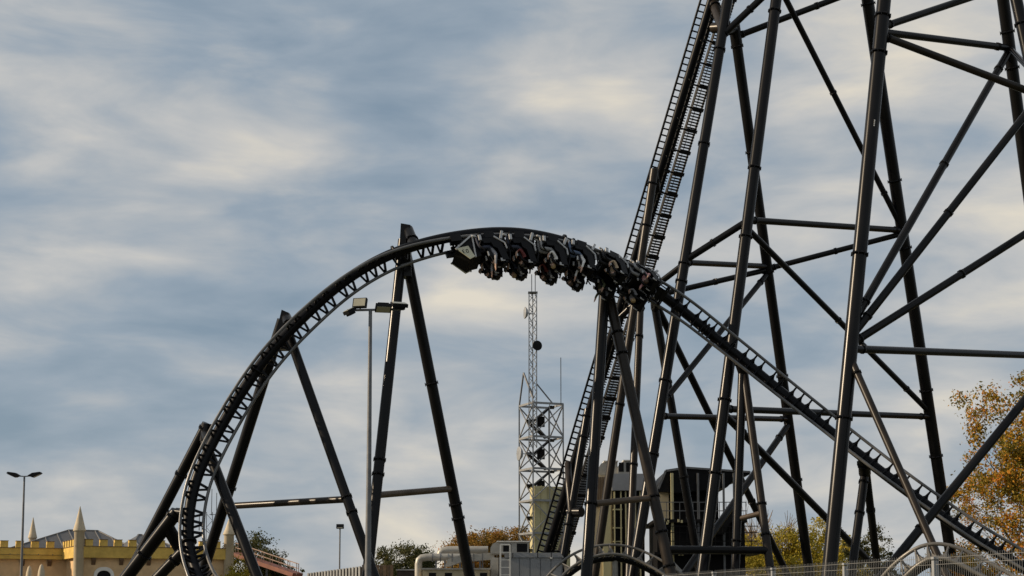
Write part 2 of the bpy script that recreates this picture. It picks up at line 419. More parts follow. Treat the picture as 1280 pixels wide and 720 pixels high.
# main element: climbs on the left, crosses the top inverted, dives to the right.  (px x, px y, distance, roll)
MAIN = [(330, 800, 66.5, -10), (292, 760, 68.5, 2), (261, 735, 70, 10), (248, 710, 71, 16), (240, 680, 72, 18), (240, 645, 72.4, 20), (249, 601, 72.7, 21), (267, 560, 73, 21), (286, 525, 73.2, 21), (306, 492, 73.3, 22),
        (332, 455, 73.4, 23), (357, 426, 73.5, 25), (386, 397.5, 73.6, 28), (416, 371, 73.7, 33), (446, 349, 73.8, 37), (480, 330, 74, 41), (512, 318, 74.2, 46), (547, 309, 74.5, 52), (580, 303.5, 74.9, 57),
        (620, 300, 75.4, 60), (660, 302, 76, 58), (700, 309.5, 76.6, 50), (740, 322, 77.2, 38), (780, 341, 77.8, 22), (820, 364, 78.3, 5), (858, 388.5, 78.7, -14), (893, 416, 79, -22), (922, 438.5, 79, -26),
        (966, 474, 78.8, -31), (1010, 509, 78.4, -35), (1060, 548, 78, -39), (1120, 594, 77.2, -43), (1186, 641, 76.2, -46), (1224, 667, 75.5, -47), (1280, 700, 74.5, -48), (1340, 735, 73.5, -52), (1420, 768, 72, -58)]
FR = frames(MAIN)
def proj(p):
    d = p - EYE; dc = d.y*cos(PITCH) + d.z*sin(PITCH); up = -d.y*sin(PITCH) + d.z*cos(PITCH)
    return 640 + F*d.x/dc, CY - F*up/dc
PX = [proj(f[0])[0] for f in FR]
itop = min(range(len(FR)), key=lambda i: proj(FR[i][0])[1])
def idx(x, y=None):
    return min(range(len(FR)), key=lambda i: abs(PX[i] - x) + (abs(proj(FR[i][0])[1] - y) if y else (0 if i > itop - 60 else 1e3)))
mt = thing('coaster_track', 'black tubular coaster track arching over upside down and diving toward the autumn tree', 'coaster track', ground_at(FR[itop][0]))
isw = idx(600)
track(mt, FR, 2.4, lambda q: TIE_V if q < isw else TIE_G, joints=34)

# supports of the main element
def bent(label, group=None, base=None):
    return thing('track_support', label, 'coaster support', ground_at(base), group)
def stub(th, i, head, r=0.26):
    p, T, l, n = FR[i]; s = p + n*SP
    o = obj('connector', MB().tube([s, head], r, 14), BLACK, th)
    d = head - s; flange(o, s + d*0.35, d, r); return o
# S1: tall A-frame left of the train
h = at(506, 292, 75.6); s1 = bent('tall black A-frame support with a sunlit-brown crossbar behind the floodlight mast', base=h)
LA = ((504, 300, 75.6), (459, 720, 73.0)); LB = ((504, 300, 75.6), (587, 720, 79.0))
hd = MB(); hd.prism([at(501, 279, 75.2), at(513, 281, 75.2), at(514, 345, 75.2), at(497, 345, 75.2)], (0, 0.75, 0)); obj('head', hd, BLACK, s1)
member(s1, 'leg', on(LA, 300), at(*LA[1]), 0.25, (0.55, 0.585), foot=True); member(s1, 'leg', on(LB, 300), at(*LB[1]), 0.27, (0.345, 0.64, 0.675), foot=True)
member(s1, 'crossbar', on(LA, 619), on(LB, 611), 0.155, (), CROSS); stub(s1, idx(520, 315), at(510, 287, 75.5))
# S2
h = at(352, 395, 74.9); s2 = bent('black A-frame support with a dark grey crossbar in front of the castle turret', base=h)
LC = ((354, 398, 74.9), (252, 720, 78.5)); LD = ((354, 398, 74.9), (468, 720, 72.0))
hd = MB(); hd.prism([at(352, 387, 74.6), at(361, 391, 74.6), at(368, 436, 74.6), at(340, 436, 74.6)], (0, 0.7, 0)); obj('head', hd, BLACK, s2)
member(s2, 'leg', on(LC, 400), at(*LC[1]), 0.27, (0.5,), foot=True); member(s2, 'leg', on(LD, 400), at(*LD[1]), 0.225, (0.55, 0.595), foot=True)
member(s2, 'crossbar', on(LC, 633), on(LD, 624), 0.16, (), BROWN); stub(s2, idx(368, 415), at(357, 396, 74.9))
# S3: A-frame on the climbing side
h = at(259, 532, 74.4); s3 = bent('black A-frame support straddling the steep climb of the track, beside the castle', base=h)
LU = ((259, 530, 74.4), (176, 690, 76.0)); LV = ((256, 552, 74.4), (321, 720, 71.5))
member(s3, 'leg', at(*LU[0]), at(*LU[1]), 0.255, (0.02, 0.22), foot=True); member(s3, 'leg', at(*LV[0]), at(*LV[1]), 0.245, (), foot=True)
hd = MB().tube([at(*LU[0]), at(*LV[0])], 0.27, 16); obj('head', hd, BLACK, s3); stub(s3, idx(268, 558), at(257, 542, 74.4))
# S4: low raking posts at the foot of the climb
s4 = bent('squat black raking post with a forked leg holding the foot of the climb', base=at(200, 700, 74))
P = at(221, 640, 73.4); member(s4, 'leg', P, at(158, 722, 74.5), 0.31, (0.03, 0.30), foot=True); member(s4, 'leg', P.lerp(at(158, 722, 74.5), 0.2), at(256, 740, 75.5), 0.30, (), foot=True)
stub(s4, idx(240, 642), P, 0.2)
s5 = bent('short black raking post beneath the lowest visible bend of the track', base=at(210, 712, 73))
P = at(228, 690, 72.4); member(s5, 'leg', P, at(197, 722, 73), 0.25, (0.08,), foot=True); stub(s5, idx(241, 690), P, 0.18); member(s5, 'leg', P, at(262, 752, 74.5), 0.22, (), foot=True)
# S0: under the middle of the train
h = at(757, 352, 78.4); s0 = bent('black A-frame support rising under the middle of the train with a sunlit-brown crossbar', base=h)
LE = ((756, 355, 78.4), (733, 720, 74.5)); LG = ((758, 355, 78.4), (839, 720, 76.0))
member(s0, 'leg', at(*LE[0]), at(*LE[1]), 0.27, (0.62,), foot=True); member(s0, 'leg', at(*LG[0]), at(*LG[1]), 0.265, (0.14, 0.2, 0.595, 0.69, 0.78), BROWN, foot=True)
member(s0, 'crossbar', on(LE, 630), on(LG, 622), 0.15, (), CROSS); stub(s0, idx(753), at(757, 350, 78.4))
# behind the tail of the train
h = at(819, 385, 84.2); s6 = bent('slender black A-frame support behind the tail of the train', base=h)
member(s6, 'leg', h, at(872, 700, 85.5), 0.215, (0.22, 0.5), foot=True); member(s6, 'leg', h + Vector((0.15, 0.1, 0)), at(984, 718, 94.0), 0.195, (0.08, 0.55), foot=True)
stub(s6, idx(822), h, 0.24)
# under the dive
h = at(929, 466, 79.9); s7 = bent('narrow black A-frame support with a short crossbar under the middle of the dive', base=h)
LH = ((928, 464, 79.9), (919, 720, 78.5)); LI = ((930, 464, 79.9), (964, 720, 77.5))
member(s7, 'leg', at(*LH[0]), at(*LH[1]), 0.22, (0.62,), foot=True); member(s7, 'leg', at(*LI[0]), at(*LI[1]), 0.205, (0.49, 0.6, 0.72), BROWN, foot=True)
member(s7, 'crossbar', on(LH, 649), on(LI, 641), 0.13, (), CROSS); stub(s7, idx(926), h, 0.26)
member(s7, 'crossbar', on(LI, 688), on(LG, 687), 0.19, ())
h = at(1081, 592, 79.0); s8 = bent('stout black two-legged support under the lower end of the dive', base=h)
member(s8, 'leg', h, at(1064, 720, 77.5), 0.215, (0.05, 0.23), foot=True); member(s8, 'leg', h + Vector((0.1, 0.1, 0)), at(1098, 720, 83), 0.20, (0.2,), foot=True)
stub(s8, idx(1086), h, 0.3)

# low return runs of the same circuit
LOW = [(650, 775, 77.6, -62), (688, 726, 77.8, -62), (708, 705, 78, -63), (733, 691, 78.2, -64), (760, 686, 78.4, -66), (788, 689, 78.6, -64), (812, 700, 78.4, -62), (838, 715, 78, -62), (880, 750, 77.6, -60)]
fr2 = frames(LOW)
t2 = thing('coaster_track', 'low hump of coaster track with pale rails passing under the train support', 'coaster track', ground_at(fr2[len(fr2)//2][0]))
track(t2, fr2, 2.6, lambda q: TIE_L, 0.2, 0.065, (RAILG, RAILG))
RGT = [(1080, 800, 62, -50), (1104, 738, 61, -54), (1130, 708, 60, -58), (1150, 691, 59.6, -60), (1167, 685, 59.4, -62), (1188, 689, 59.2, -62), (1216, 703, 59, -60), (1262, 728, 58.4, -60), (1320, 764, 57.6, -60)]
fr3 = frames(RGT)
t3 = thing('coaster_track', 'grey coaster track hump behind the wire fence at the end of the dive', 'coaster track', ground_at(fr3[len(fr3)//2][0]))
track(t3, fr3, 2.6, lambda q: TIE_L, 0.2, 0.08, (RAILG, RAILG), BLACK)
def low_post(fr, q, label, r):
    p, T, l, n = fr[q]; t = thing('track_post', label, 'coaster support', ground_at(p + n*SP))
    a = p + n*SP; member(t, 'post', a, Vector((a.x, a.y, 0.0)), r, (0.3,), CONC if r < 0.15 else GALVD)
    fb = MB(); fb.box((a.x, a.y, 0.1), (0.9, 0.9, 0.4)); obj('footing', fb, CONC, t)
low_post(fr2, len(fr2)//2 + 2, 'short steel post under the pale-railed low track hump', 0.14)
low_post(fr3, len(fr3)//2, 'short steel post under the grey hump behind the wire fence', 0.2)

# ------------------------------------------------------------------ lift hill
LA_, LB_ = at(*LIFT_A[0]), at(*LIFT_A[1]); LD_ = (LA_ - LB_).normalized()
lo_t = (1.2 - LB_.z)/LD_.z; lt_top = (LA_ - LB_).length + 9.0
plan = Vector((LD_.x, LD_.y, 0)).normalized(); lat = Vector((-plan.y, plan.x, 0)); lat = lat if lat.x > 0 else -lat    # lat points right
nrm = LD_.cross(lat); nrm = nrm if nrm.y < 0 else -nrm                                            # underside, towards the camera
lift = thing('lift_hill', 'steep black lift hill track with a stepped maintenance walkway along its side', 'coaster track', ground_at(LB_))
def lp(s, a, b): return LB_ + LD_*s + lat*a + nrm*b
obj('spine', MB().tube([lp(lo_t, -0.02, 0.36), lp(lt_top, -0.02, 0.36)], 0.235, 14), TRK, lift)
for a in (-0.46, 0.46): obj('rail', MB().tube([lp(lo_t, a, 0), lp(lt_top, a, 0)], 0.065, 8), TRK if a < 0 else RAIL, lift)
obj('lift_trough', MB().bar(lp(lo_t, 0.56, 0.15), lp(lt_top, 0.56, 0.15), 0.24, 0.10, nrm), TRK, lift)
obj('lift_channel', MB().bar(lp(lo_t, 0.24, 0.30), lp(lt_top, 0.24, 0.30), 0.05, 0.12, nrm), RAIL, lift)
def lmat(s, a=0, b=0):
    M = Matrix((lat, LD_, lat.cross(LD_))).transposed().to_4x4(); M.translation = lp(s, a, b); return M
zs = 1 if lat.cross(LD_).dot(nrm) > 0 else -1
tm = MB(); tm.bar((-0.46, 0, 0), (-0.12, 0, 0.30*zs), 0.085, 0.085); tm.bar((0.46, 0, 0), (0.12, 0, 0.30*zs), 0.085, 0.085); LT = tm.mesh('tie', TRK)
tr = MB(); tr.box((0, 0, 0), (0.74, 0.075, 0.24)); TRD = tr.mesh('tread', DARK)
br = MB(); br.box((0.62, 0, 0.0), (1.7, 0.1, 0.10)); br.box((1.13, 0, 0), (0.84, 0.2, 0.2)); br.bar((-0.2, 0, 0.3*zs), (0.45, 0, 0), 0.08); BRK = br.mesh('bracket', DARK)
th_ = MB(); th_.box((0, 0, 0), (0.05, 0.07, 0.10)); TOOTH = th_.mesh('tooth', DARK)
s = lo_t + 0.3
while s < lt_top: inst('tie', LT, lift, lmat(s)); s += 0.37
wk = obj('walkway', MB().bar(lp(lo_t, 1.10, 0.1), lp(lt_top, 1.10, 0.1), 0.07, 0.10, nrm).bar(lp(lo_t, 1.84, 0.1), lp(lt_top, 1.84, 0.1), 0.07, 0.10, nrm), DARK, lift)
s = lo_t + 4.0
while s < lt_top: inst('tread', TRD, wk, lmat(s, 1.47, 0.1)); s += 0.165
s = lo_t + 1.0
while s < lt_top: inst('bracket', BRK, wk, lmat(s, 0.34, 0.16)); s += 1.26
hr = MB(); hr.tube([lp(lo_t, 1.88, -0.9), lp(lt_top, 1.88, -0.9)], 0.025, 6).tube([lp(lo_t, 1.88, -0.45), lp(lt_top, 1.88, -0.45)], 0.02, 6)
s = lo_t + 1.0
while s < lt_top: hr.tube([lp(s, 1.86, 0.1), lp(s, 1.88, -0.9)], 0.025, 6); s += 1.26
obj('handrail', hr, DARK, wk)
rk = MB(); s = lo_t
while s < lt_top:
    rk.box(lp(s, 0.72, 0.2), (0.09, 0.06, 0.10), Matrix((lat, LD_, nrm)).transposed()); s += 0.16
o = obj('rack_teeth', rk, DARK, lift); o['kind'] = 'stuff'
hs = MB(); s = lo_t + 1.0
while s < lt_top: hs.tube([lp(s, -0.12, 0.585), lp(s - 0.35, 0.22, 0.52)], 0.022, 5); s += 2.2
obj('cable_clamps', hs, RAILG, lift)
# lift posts, with a cranked top as in the picture
def lift_post(label, top, foot, Yf, s_attach, r, m=BLACK):
    a = lp(s_attach, 0.02, 0.5); t = thing('lift_post', label, 'coaster support', ground_at(at(foot[0], foot[1], Yf)))
    k = at(top[0], top[1], a.y - 1.0)
    member(t, 'post', k, at(foot[0], foot[1], Yf), r, (0.03, 0.12, 0.5), m, foot=True)
    c = obj('connector', MB().tube([k, a], r*0.9, 14), BLACK, t); flange(c, k.lerp(a, 0.5), a - k, r*0.9)
def s_at_y(y):
    lo, hi = lo_t, lt_top
    for _ in range(40):
        m = (lo + hi)/2
        if proj(lp(m, 0, 0))[1] > y: lo = m
        else: hi = m
    return lo
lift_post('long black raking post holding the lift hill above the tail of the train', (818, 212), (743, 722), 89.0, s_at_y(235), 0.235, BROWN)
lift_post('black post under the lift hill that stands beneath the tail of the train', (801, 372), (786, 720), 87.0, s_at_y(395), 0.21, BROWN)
lift_post('low black post under the foot of the lift hill beside the grey shed', (735, 512), (703, 705), 93.0, s_at_y(540), 0.24)
k = at(714, 640, 93.2); t = thing('lift_post', 'short cranked post with a drum-shaped head against the foot of the lift hill', 'coaster support', ground_at(at(704, 715, 93.5)))
member(t, 'post', k, at(702, 715, 93.8), 0.22, (0.1,), foot=True); obj('drum_head', MB().tube([at(711.5, 640, 93.5), at(727, 640, 92.9)], 0.30, 18), BLACK, t)
obj('connector', MB().tube([k, at(711, 606, 93.6), at(710, 580, 94.2), lp(s_at_y(600), 0.02, 0.5)], 0.20, 12), BROWN, t)
# stub from the trestle head to the lift
member(tw, 'connector', on(L0, 36), lp(s_at_y(2), 0.1, 0.5), 0.27, (0.85,), BROWN)
obj('drum_head', MB().tube([at(891.5, 35, 84.7), at(906, 34, 84.1)], 0.29, 18), BROWN, tw)

# ------------------------------------------------------------------ train
FWD = -1   # the train runs towards smaller indices
def row_mesh():
    d = {}
    c = MB()
    c.box((0, 0, 0.18), (0.62, 1.15, 0.22)); c.box((0, 0.0, 0.40), (1.60, 1.20, 0.18)); c.box((0, -0.55, 0.75), (1.5, 0.10, 0.7)); c.box((0, 0.5, 0.6), (1.5, 0.12, 0.35))
    for x in (-0.85, -0.3, 0.3, 0.85): c.tube([(x, 0.6, 0.45), (x, 0.75, 0.7), (x, 0.55, 1.0)], 0.035, 6); c.tube([(x, -0.62, 0.5), (x*0.9, -0.72, 1.1), (x*0.9, -0.60, 1.6)], 0.04, 6); c.bar((0, -0.5, 0.2), (0, -0.95, 0.2), 0.12)
    c.prism([(-0.72, 0.45, 0.10), (-0.72, -0.40, 0.10), (-0.72, -0.55, 0.55), (-0.72, 0.30, 0.50)], (0.05, 0, 0)); c.prism([(0.67, 0.45, 0.10), (0.67, -0.40, 0.10), (0.67, -0.55, 0.55), (0.67, 0.30, 0.50)], (0.05, 0, 0))
    d['chassis'] = c.mesh('chassis', DARK)
    w = MB()
    for y in (-0.18, 0.18): w.tube([(-0.05, y, 0.13), (0.05, y, 0.13)], 0.12, 14); w.tube([(-0.06, y, 0.13), (0.06, y, 0.13)], 0.05, 8)
    w.tube([(0.0, -0.1, -0.15), (0.0, -0.1, -0.06)], 0.075, 12); w.tube([(0.12, 0, -0.06), (0.12, 0, 0.06)], 0.08, 12); w.box((0.0, 0, 0.26), (0.14, 0.6, 0.10)); w.box((0.17, 0, 0.08), (0.05, 0.5, 0.36))
    d['wheel_carrier'] = w.mesh('wheel_carrier', BLACK)
    s = MB()
    s.box((0, 0.12, 0.47), (0.46, 0.50, 0.12)); s.prism([(-0.23, -0.12, 0.42), (-0.23, -0.26, 0.42), (-0.23, -0.42, 1.36), (-0.23, -0.30, 1.40)], (0.46, 0, 0))
    for x in (-0.27, 0.22): s.prism([(x, 0.10, 0.50), (x, -0.28, 0.42), (x, -0.45, 1.30), (x, -0.20, 1.30), (x, -0.10, 0.80), (x, 0.05, 0.70)], (0.05, 0, 0))
    s.box((0, 0.42, 0.24), (0.42, 0.10, 0.40))
    d['seat'] = s.mesh('seat', SEAT)
    e = MB(); x = 0.285      # one side; mirrored copies make the other
    e.bar((x, -0.42, 0.10), (x, -0.30, 0.42), 0.06, 0.09); e.bar((x, -0.05, 0.30), (x, -0.42, 0.60), 0.04, 0.05); e.bar((x, -0.42, 0.60), (x, -0.45, 0.85), 0.04, 0.05)
    d['seat_trim'] = e.mesh('seat_trim', TRIM)
    for nm, c_, sz in (('grip_glint', (0.17, 0.27, 0.96), (0.05, 0.05, 0.18)), ('side_glint', (0.24, -0.2, 1.28), (0.03, 0.16, 0.12)), ('shin_glint', (0.25, 0.48, 0.30), (0.05, 0.10, 0.22))):
        e = MB(); e.box(c_, sz); d[nm] = e.mesh(nm, TRIM)  # small pale boxes added as painted glints on the harness and seat
    h_ = MB()
    for x in (-0.15, 0.15): h_.tube([(x, -0.34, 1.22), (x, -0.10, 1.28), (x, 0.10, 1.16), (x, 0.16, 0.92), (x*0.8, 0.20, 0.72)], 0.05, 8)
    h_.tube([(-0.13, 0.19, 0.76), (0.13, 0.19, 0.76)], 0.07, 8); h_.box((-0.17, 0.2, 0.98), (0.04, 0.08, 0.16)); h_.box((0.17, 0.2, 0.98), (0.04, 0.08, 0.16)); h_.box((0, -0.27, 1.30), (0.34, 0.10, 0.20))
    d['restraint'] = h_.mesh('restraint', SEAT)
    return d
RM = row_mesh()

# ---- riders
def person_mesh(pose):
    V = []; E = []; Rr = []
    def v(p, r, prev=None):
        V.append(p); Rr.append(r if isinstance(r, tuple) else (r, r)); 
        if prev is not None: E.append((prev, len(V) - 1))
        return len(V) - 1
    hip = v((0, 0.02, 0.11), (0.16, 0.12)); be = v((0, -0.02, 0.27), (0.15, 0.105), hip); ch = v((0, -0.05, 0.44), (0.17, 0.115), be)
    nk = v((0, -0.045, 0.56), 0.06, ch); n2_ = v((0, -0.025, 0.62), 0.058, nk); hd_ = v((0, 0.0, 0.70), (0.082, 0.098), n2_); v((0, 0.0, 0.79), (0.075, 0.09), hd_)
    for s in (-1, 1):
        th = v((s*0.10, 0.10, 0.10), 0.088, hip); kn = v((s*0.12, 0.46, 0.13), 0.064, th); sh = v((s*0.12, 0.50, -0.08), 0.058, kn); an = v((s*0.12, 0.52, -0.30), 0.042, sh)
        hl = v((s*0.12, 0.53, -0.36), 0.046, an); v((s*0.125, 0.68, -0.38), 0.038, hl)
        so = v((s*0.19, -0.045, 0.50), 0.066, ch)
        if pose == 'up': pts = [(s*0.27, 0.02, 0.66), (s*0.29, 0.06, 0.80), (s*0.27, 0.10, 0.98), (s*0.27, 0.12, 1.06)]; fd = Vector((0, 0.1, 1)).normalized(); sd = Vector((1, 0, 0))
        else: pts = [(s*0.25, 0.05, 0.38), (s*0.26, 0.13, 0.28), (s*0.19, 0.25, 0.40), (s*0.17, 0.27, 0.47)]; fd = Vector((-s*0.4, -0.25, 0.9)).normalized(); sd = Vector((0.6, 0.6, 0)).normalized()
        pr = so
        for p, r in zip(pts, (0.052, 0.046, 0.034, 0.036)): pr = v(p, r, pr)
        hand = Vector(pts[-1])
        for k, (off, ln) in enumerate(((-0.033, 0.075), (-0.011, 0.088), (0.011, 0.083), (0.033, 0.065))):
            b_ = hand + sd*off + fd*0.04; m1 = v(tuple(b_ + fd*ln*0.5), 0.010, pr); v(tuple(b_ + fd*ln + Vector((0, 0.015, 0))), 0.008, m1)
        tb = v(tuple(hand - sd*s*0.05 + fd*0.02), 0.012, pr); v(tuple(hand - sd*s*0.075 + fd*0.05), 0.010, tb)
    me = bpy.data.meshes.new('sk'); me.from_pydata(V, E, [])
    o = bpy.data.objects.new('sk', me); COL.objects.link(o)
    md = o.modifiers.new('s', 'SKIN'); md.use_smooth_shade = True
    sv = me.skin_vertices[0].data
    for i, r in enumerate(Rr): sv[i].radius = r; sv[i].use_root = (i == 0)
    ss = o.modifiers.new('ss', 'SUBSURF'); ss.levels = 1; ss.render_levels = 1
    dg = bpy.context.evaluated_depsgraph_get(); dg.update(); ev = o.evaluated_get(dg)
    out = bpy.data.meshes.new_from_object(ev); bpy.data.objects.remove(o)
    out.name = 'person'; out.materials.clear()
    for m in (SKIN, SKIN, SKIN, SHOE): out.materials.append(m)       # skin, top, trousers, shoes (per-person slots)
    wz = 0.97 if pose == 'up' else None
    for p in out.polygons:
        c = p.center; i = 1
        if c.z > 0.575 and abs(c.x) < 0.125: i = 0
        elif pose == 'up' and c.z > 0.93: i = 0
        elif pose != 'up' and c.y > 0.215 and c.z > 0.34: i = 0
        elif c.z < -0.31: i = 3
        elif c.z < 0.20 and (c.y > 0.0 or c.z < 0.15) and not (abs(c.x) > 0.22): i = 2
        p.material_index = i; p.use_smooth = True
    bm = bmesh.new(); bm.from_mesh(out)
    def ell(c, r, mi):
        res = bmesh.ops.create_uvsphere(bm, u_segments=8, v_segments=6, radius=1.0, matrix=Matrix.Translation(c) @ Matrix.Diagonal((*r, 1)))
        fs = {f for v_ in res['verts'] for f in v_.link_faces}
        for f in fs: f.material_index = mi; f.smooth = True
    ell((0, 0.098, 0.695), (0.014, 0.022, 0.022), 0)
    for s in (-1, 1): ell((s*0.080, -0.005, 0.70), (0.012, 0.02, 0.03), 0); ell((s*0.032, 0.086, 0.722), (0.012, 0.010, 0.008), 3)
    ell((0, 0.092, 0.652), (0.024, 0.008, 0.006), 3)
    bm.to_mesh(out); bm.free()
    return out
PM = {k: person_mesh(k) for k in ('up', 'hold')}
hm = MB()
for i in range(5):
    a0, a1 = [(-0.55, -0.05), (-0.05, 0.5), (0.5, 0.95), (0.95, 1.3), (1.3, 1.57)][i]
    for j in range(12):
        q = []
        for (aa, jj) in ((a0, j), (a0, j+1), (a1, j+1), (a1, j)):
            t = 2*pi*jj/12; fr_ = sin(t)
            el = aa if fr_ < 0.3 else max(aa, 0.52)
            q.append((0.098*cos(el)*cos(t), -0.005 + 0.112*cos(el)*fr_, 0.725 + 0.125*sin(el)))
        hm.quad(*q)
HAIRM = {}
def hair_mesh(nm, colr):
    if nm not in HAIRM: HAIRM[nm] = hm.mesh('hair', mat('hair_' + nm, colr, 0.6, var=0.3, scale=20))
    return HAIRM[nm]
CL = {'white': (0.62, 0.60, 0.57), 'grey': (0.24, 0.24, 0.25), 'maroon': (0.12, 0.022, 0.02), 'black': (0.015, 0.015, 0.017), 'tan': (0.40, 0.30, 0.19), 'navy': (0.016, 0.024, 0.06), 'olive': (0.07, 0.075, 0.035), 'pink': (0.45, 0.22, 0.22)}
TROU = {'dark jeans': (0.025, 0.03, 0.05), 'black trousers': (0.013, 0.013, 0.014), 'grey trousers': (0.28, 0.28, 0.28), 'blue jeans': (0.10, 0.14, 0.22)}
HAIRC = {'dark': (0.018, 0.014, 0.011), 'brown': (0.06, 0.035, 0.02), 'fair': (0.30, 0.21, 0.10)}
riders = [('grey', 'dark jeans', 'up', 'brown'), ('black', 'black trousers', 'hold', 'dark'), ('maroon', 'dark jeans', 'hold', 'dark'), ('navy', 'black trousers', 'hold', 'fair'), ('white', 'grey trousers', 'hold', 'fair'), ('maroon', 'black trousers', 'hold', 'brown'),
          ('white', 'blue jeans', 'up', 'dark'), ('black', 'dark jeans', 'hold', 'brown'), ('tan', 'black trousers', 'hold', 'dark'), ('olive', 'dark jeans', 'up', 'dark'), ('pink', 'grey trousers', 'up', 'brown'), ('grey', 'black trousers', 'hold', 'fair')]
ROWX = [606, 645, 685, 724, 762, 797]
ordn = ['front', 'second', 'third', 'fourth', 'fifth', 'last']
tr_i = idx(700); train = thing('coaster_train', 'black coaster train hanging upside down under the track with pale-edged seats', 'train', FR[tr_i][0])
Btr = BASE[train.name][0]
for rno, x in enumerate(ROWX):
    q = idx(x); M = fmat(FR[q])
    car = inst('car', RM['chassis'], train, M)
    def sub(nm, me, T):      # sub-parts ride on the car
        o = bpy.data.objects.new(nm, me); COL.objects.link(o); o.parent = car; o.matrix_local = T; return o
    for s_ in (-1, 1):
        sub('wheel_carrier', RM['wheel_carrier'], Matrix.Translation((s_*GA/2, 0.1, 0)) @ Matrix.Diagonal((s_, 1, 1, 1)))
        T = Matrix.Translation((s_*0.58, 0.05, -0.05)) @ Matrix.Diagonal((1.28, 1.28, 1.28, 1)); sub('seat', RM['seat'], T); [sub(nm, RM[nm], T @ Matrix.Diagonal((k_, 1, 1, 1))) for nm in ('seat_trim', 'grip_glint', 'side_glint', 'shin_glint') for k_ in (1, -1)]; sub('restraint', RM['restraint'], T)
        topc, trc, pose, hair = riders[rno*2 + (0 if s_ > 0 else 1)]
        o = bpy.data.objects.new('person', PM[pose]); COL.objects.link(o)
        o.matrix_world = M @ T @ Matrix.Translation((0, 0.05, 0.53)) @ Matrix.Diagonal((1.02, 1.02, 1.02, 1))
        arms = 'with both arms thrown out' if pose == 'up' else 'gripping the shoulder bar'
        tag(o, f'rider in {topc} top and {trc} in the {ordn[rno]} row, {arms}', 'person', 'riders hanging upside down in the train')
        for k, mm in ((1, mat('cloth_' + topc, CL[topc], 0.8, var=0.2, scale=8)), (2, mat('cloth_' + trc.replace(' ', '_'), TROU[trc], 0.8, var=0.2, scale=8))):
            o.material_slots[k].link = 'OBJECT'; o.material_slots[k].material = mm
        hh = bpy.data.objects.new('hair', hair_mesh(hair, HAIRC[hair])); COL.objects.link(hh); hh.parent = o
# nose fairing
q = idx(577); M = fmat(FR[q])
nz = MB(); 
nz.prism([(-0.62, -0.45, 0.10), (-0.62, 0.2, 0.15), (-0.62, 0.72, 0.74), (-0.62, 0.10, 1.42), (-0.62, -0.18, 1.34), (-0.62, -0.6, 1.3), (-0.62, -0.6, 0.3)], (1.24, 0, 0))
nose = inst('nose_car', nz.mesh('nose_car', DARK), train, M @ Matrix.Diagonal((0.9, 0.86, 0.92, 1)))
def nsub(nm, mb, m):
    o = bpy.data.objects.new(nm, mb.mesh(nm, m)); COL.objects.link(o); o.parent = nose; return o
for s_ in (-1, 1):
    pn = MB(); x = s_*0.66
    pn.prism([(x, 0.72, 0.72), (x, 0.0, 0.66), (x, -0.18, 1.35), (x, 0.12, 1.45)], (s_*0.05, 0, 0)); nsub('cream_panel', pn, NOSE)
    ed = MB(); ed.bar((x + s_*0.02, 0.74, 0.74), (x + s_*0.02, -0.42, 0.02), 0.07, 0.09); ed.bar((x + s_*0.02, -0.42, 0.02), (x + s_*0.02, -0.22, 1.38), 0.07, 0.09); nsub('edge_trim', ed, TRIM)
    lg = MB()
    for a, b in (((0.42, 0.88), (0.40, 1.06)), ((0.42, 0.88), (0.32, 0.88)), ((0.41, 0.97), (0.33, 0.97)), ((0.40, 1.06), (0.30, 1.06)), ((0.22, 0.88), (0.20, 1.06)), ((0.22, 0.88), (0.11, 0.88)), ((0.20, 1.06), (0.10, 1.06)), ((0.11, 0.88), (0.10, 1.06))):
        lg.bar((x + s_*0.056, *a), (x + s_*0.056, *b), 0.03, 0.014)
    nsub('emblem', lg, DARK)
for s_ in (-1, 1):
    o = bpy.data.objects.new('wheel_carrier', RM['wheel_carrier']); COL.objects.link(o); o.parent = nose; o.matrix_local = Matrix.Translation((s_*GA/2, 0.55, 0)) @ Matrix.Diagonal((s_*1.2, 1.2, 1.2, 1))
# tail bumper behind the last row
q = idx(824); M = fmat(FR[q]); tb = MB(); tb.box((0, 0, 0.2), (0.6, 0.5, 0.2)); tb.tube([(-0.5, -0.2, 0.12), (0.5, -0.2, 0.12)], 0.09, 10); tb.bar((-0.4, 0.2, 0.25), (-0.4, -0.1, 0.8), 0.06); tb.bar((0.4, 0.2, 0.25), (0.4, -0.1, 0.8), 0.06); tb.bar((-0.4, -0.1, 0.8), (0.4, -0.1, 0.8), 0.06)
inst('tail_bumper', tb.mesh('tail_bumper', BLACK), train, M)

# ------------------------------------------------------------------ lamps
def double_lamp(x, ytop, Y, label):
    p = at(x, ytop, Y); t = thing('street_lamp', label, 'lamp post', ground_at(p))
    obj('pole', MB().tube([(p.x, p.y, -0.1), (p.x, p.y, p.z)], [0.11, 0.06], 12), GALVD, t)
    for s in (-1, 1):
        a = obj('lamp_head', MB().prism([(p.x + s*0.25, p.y - 0.2, p.z + 0.02), (p.x + s*0.55, p.y - 0.2, p.z - 0.10), (p.x + s*1.15, p.y - 0.2, p.z + 0.17), (p.x + s*1.05, p.y - 0.2, p.z + 0.27), (p.x + s*0.55, p.y - 0.2, p.z + 0.2)], (0, 0.4, 0)), DARK, t)
        obj('arm', MB().bar((p.x, p.y, p.z - 0.03), (p.x + s*0.4, p.y, p.z), 0.07), GALVD, t)
        g_ = MB(); g_.prism([(p.x + s*0.60, p.y - 0.15, p.z - 0.09), (p.x + s*1.08, p.y - 0.15, p.z + 0.13), (p.x + s*1.08, p.y + 0.15, p.z + 0.13), (p.x + s*0.60, p.y + 0.15, p.z - 0.09)], (s*0.008, 0, -0.018)); obj('lamp_glass', g_, GLASS, a)
